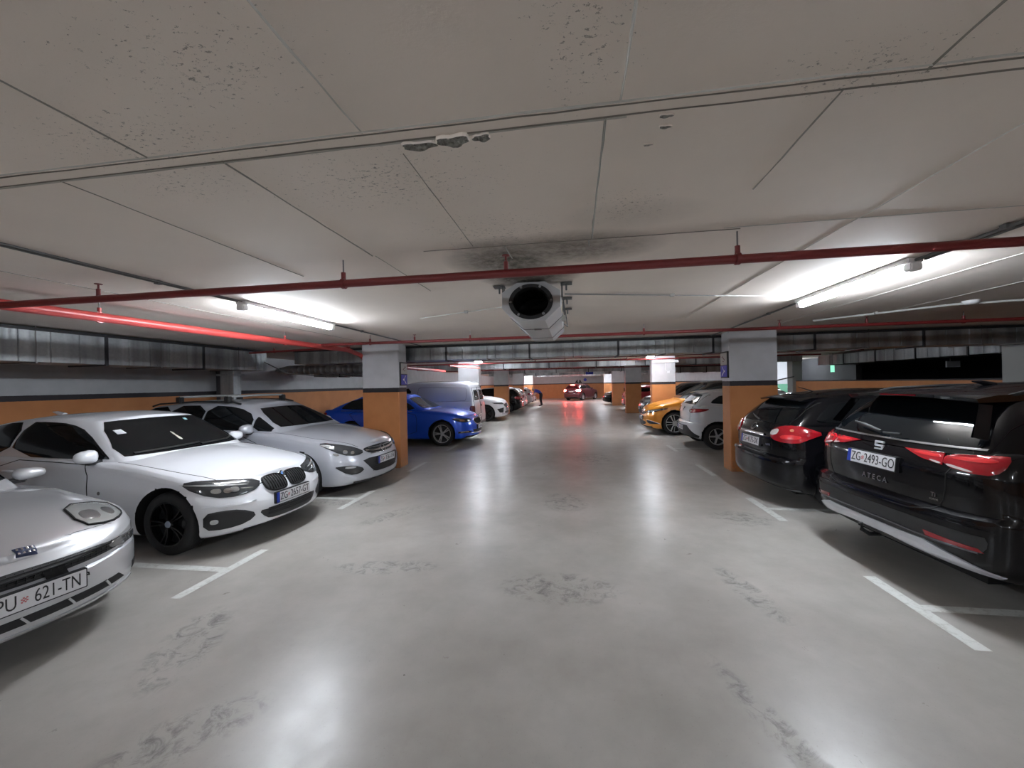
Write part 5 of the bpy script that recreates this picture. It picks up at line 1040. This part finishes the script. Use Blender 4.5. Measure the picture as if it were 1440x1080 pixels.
th = math.atan2(-2.2, -1.25); cf.root.rotation_euler = (0, 0, th); cf.root.location = Vector((.95, 40.2, 0)) 
mesh_on(cf, 'brake_light', lambda bm: box(bm, 3.90 - 2.15, 3.93 - 2.15, -.22, .22, 1.47, 1.50), TAILON)
rear_car('hatchback_car', 'black car nose out beyond the fourth right column', BLKP, 4.3, 1.80, 1.46, 2.35, 31.6, -1, nose=True, plate=('ZG', '2087-DN'))
rear_car('hatchback_car', 'red car peeking out between the third and fourth right columns', REDC, 4.1, 1.74, 1.45, 3.02 + 4.1, 25.2, 1, plate=('ZG', '9216-EE'))
rear_car('suv_car', 'grey car glimpsed between the second and third right columns', GREYP, 4.4, 1.82, 1.60, 3.05, 19.0, -1, nose=True, hoodz=.88, belt=1.08, wr=.34, plate=('ZG', '1843-GH'))
# ------------------------------------------------------------------ bending person
def person(x, y, rz):
    r = empty('person', (x, y, 0), rz, 'person in a blue top and dark trousers bending into a white car', 'person')
    J = {'pel': (0, 0, .90), 'sp': (.16, 0, 1.08), 'ch': (.36, 0, 1.22), 'nk': (.50, 0, 1.24), 'hd': (.56, 0, 1.26)}
    P = [(0, 0, .92, .135), (.15, 0, 1.06, .13), (.34, 0, 1.18, .15), (.46, 0, 1.22, .075), (.54, 0, 1.24, .06)]
    E_ = [(0, 1), (1, 2), (2, 3), (3, 4)]
    def chain(a, pts):
        for p in pts: P.append(p); E_.append((a, len(P) - 1)); a = len(P) - 1
        return a
    wr_ = []
    for sd in SIDES:
        chain(0, [(.0, sd * .10, .84, .11), (.05, sd * .11, .48, .062), (-.04, sd * .12, .09, .042), (.10, sd * .13, .04, .04), (.17, sd * .13, .035, .03)])
        wr_.append(chain(2, [(.38, sd * .19, 1.18, .065), (.46, sd * .23, .95, .042), (.62, sd * .20, .80, .030), (.68, sd * .19, .76, .028)]))
        for k in range(4): chain(wr_[-1], [(.72 + .004 * k, sd * (.165 + .018 * k), .735 - .003 * abs(k - 1.5), .010), (.755, sd * (.163 + .019 * k), .705, .009), (.765, sd * (.163 + .019 * k), .675, .008)])
        chain(wr_[-1], [(.70, sd * .155, .74, .011), (.735, sd * .145, .715, .009)])
    me = bpy.data.meshes.new('body'); me.from_pydata([p[:3] for p in P], E_, []); o = bpy.data.objects.new('body', me); COL.objects.link(o); o.parent = r
    sk = o.modifiers.new('s', 'SKIN'); 
    for i, v in enumerate(me.skin_vertices[0].data): v.radius = (P[i][3], P[i][3] * (1.15 if i in (0, 1, 2) else 1)); v.use_root = i == 0
    o.modifiers.new('u', 'SUBSURF').levels = 2; o.modifiers['u'].render_levels = 2
    dg = bpy.context.evaluated_depsgraph_get(); m2 = bpy.data.meshes.new_from_object(o.evaluated_get(dg)); o.modifiers.clear(); o.data = m2; m2.name = 'body'
    skin = mat('skin', (.42, .26, .19), .5); top = mat('blue_top', (.05, .07, .38), .8); tr = mat('dark_trousers', (.012, .012, .02), .8); sh = mat('shoe_black', (.01, .01, .01), .5)
    for q in (skin, top, tr, sh): m2.materials.append(q)
    for p in m2.polygons:
        c = p.center; p.use_smooth = True
        p.material_index = 3 if c.z < .075 else 2 if (c.z < .97 and c.x < .16) else 1 if ((c.x < .46 and abs(c.y) < .17) or (c.z > 1.0 and c.x < .5)) else 0
    bm = bmesh.new(); bmesh.ops.create_uvsphere(bm, u_segments=24, v_segments=16, radius=.1)
    for v in bm.verts:
        v.co.y *= .80; v.co.z *= 1.12
        if v.co.x > 0 and v.co.z < 0: v.co.x *= 1 + v.co.z * 1.2
        if abs(v.co.y) < .018 and v.co.x > .07 and -.03 < v.co.z < .02: v.co.x += .018
    o = finish(bm, 'head', skin, r, 60); o.location = (.62, 0, 1.25); o.rotation_euler = (0, .9, 0)
    for sd in SIDES:
        bm = bmesh.new(); bmesh.ops.create_uvsphere(bm, u_segments=8, v_segments=6, radius=.011); e = finish(bm, 'eye', PLK, o, 60); e.location = (.088, sd * .032, .01)
        bm = bmesh.new(); bmesh.ops.create_uvsphere(bm, u_segments=8, v_segments=6, radius=.025); e = finish(bm, 'ear', skin, o, 60); e.location = (0, sd * .08, -.005); e.scale = (.6, .4, 1.1)
    bm = bmesh.new(); box(bm, .083, .092, -.022, .022, -.052, -.046, .002); finish(bm, 'mouth', mat('lips', (.3, .12, .1), .5), o)
    bm = bmesh.new(); bmesh.ops.create_uvsphere(bm, u_segments=24, v_segments=16, radius=.106)
    bmesh.ops.delete(bm, geom=[v for v in bm.verts if v.co.z < .012 - .0 * v.co.x or (v.co.x > .06 and v.co.z < .045)], context='VERTS')
    for v in bm.verts: v.co.y *= .82; v.co.z *= 1.12
    finish(bm, 'cap', mat('cap_grey', (.55, .5, .5), .7), o, 60)
person(-2.28, 29.95, math.radians(165))
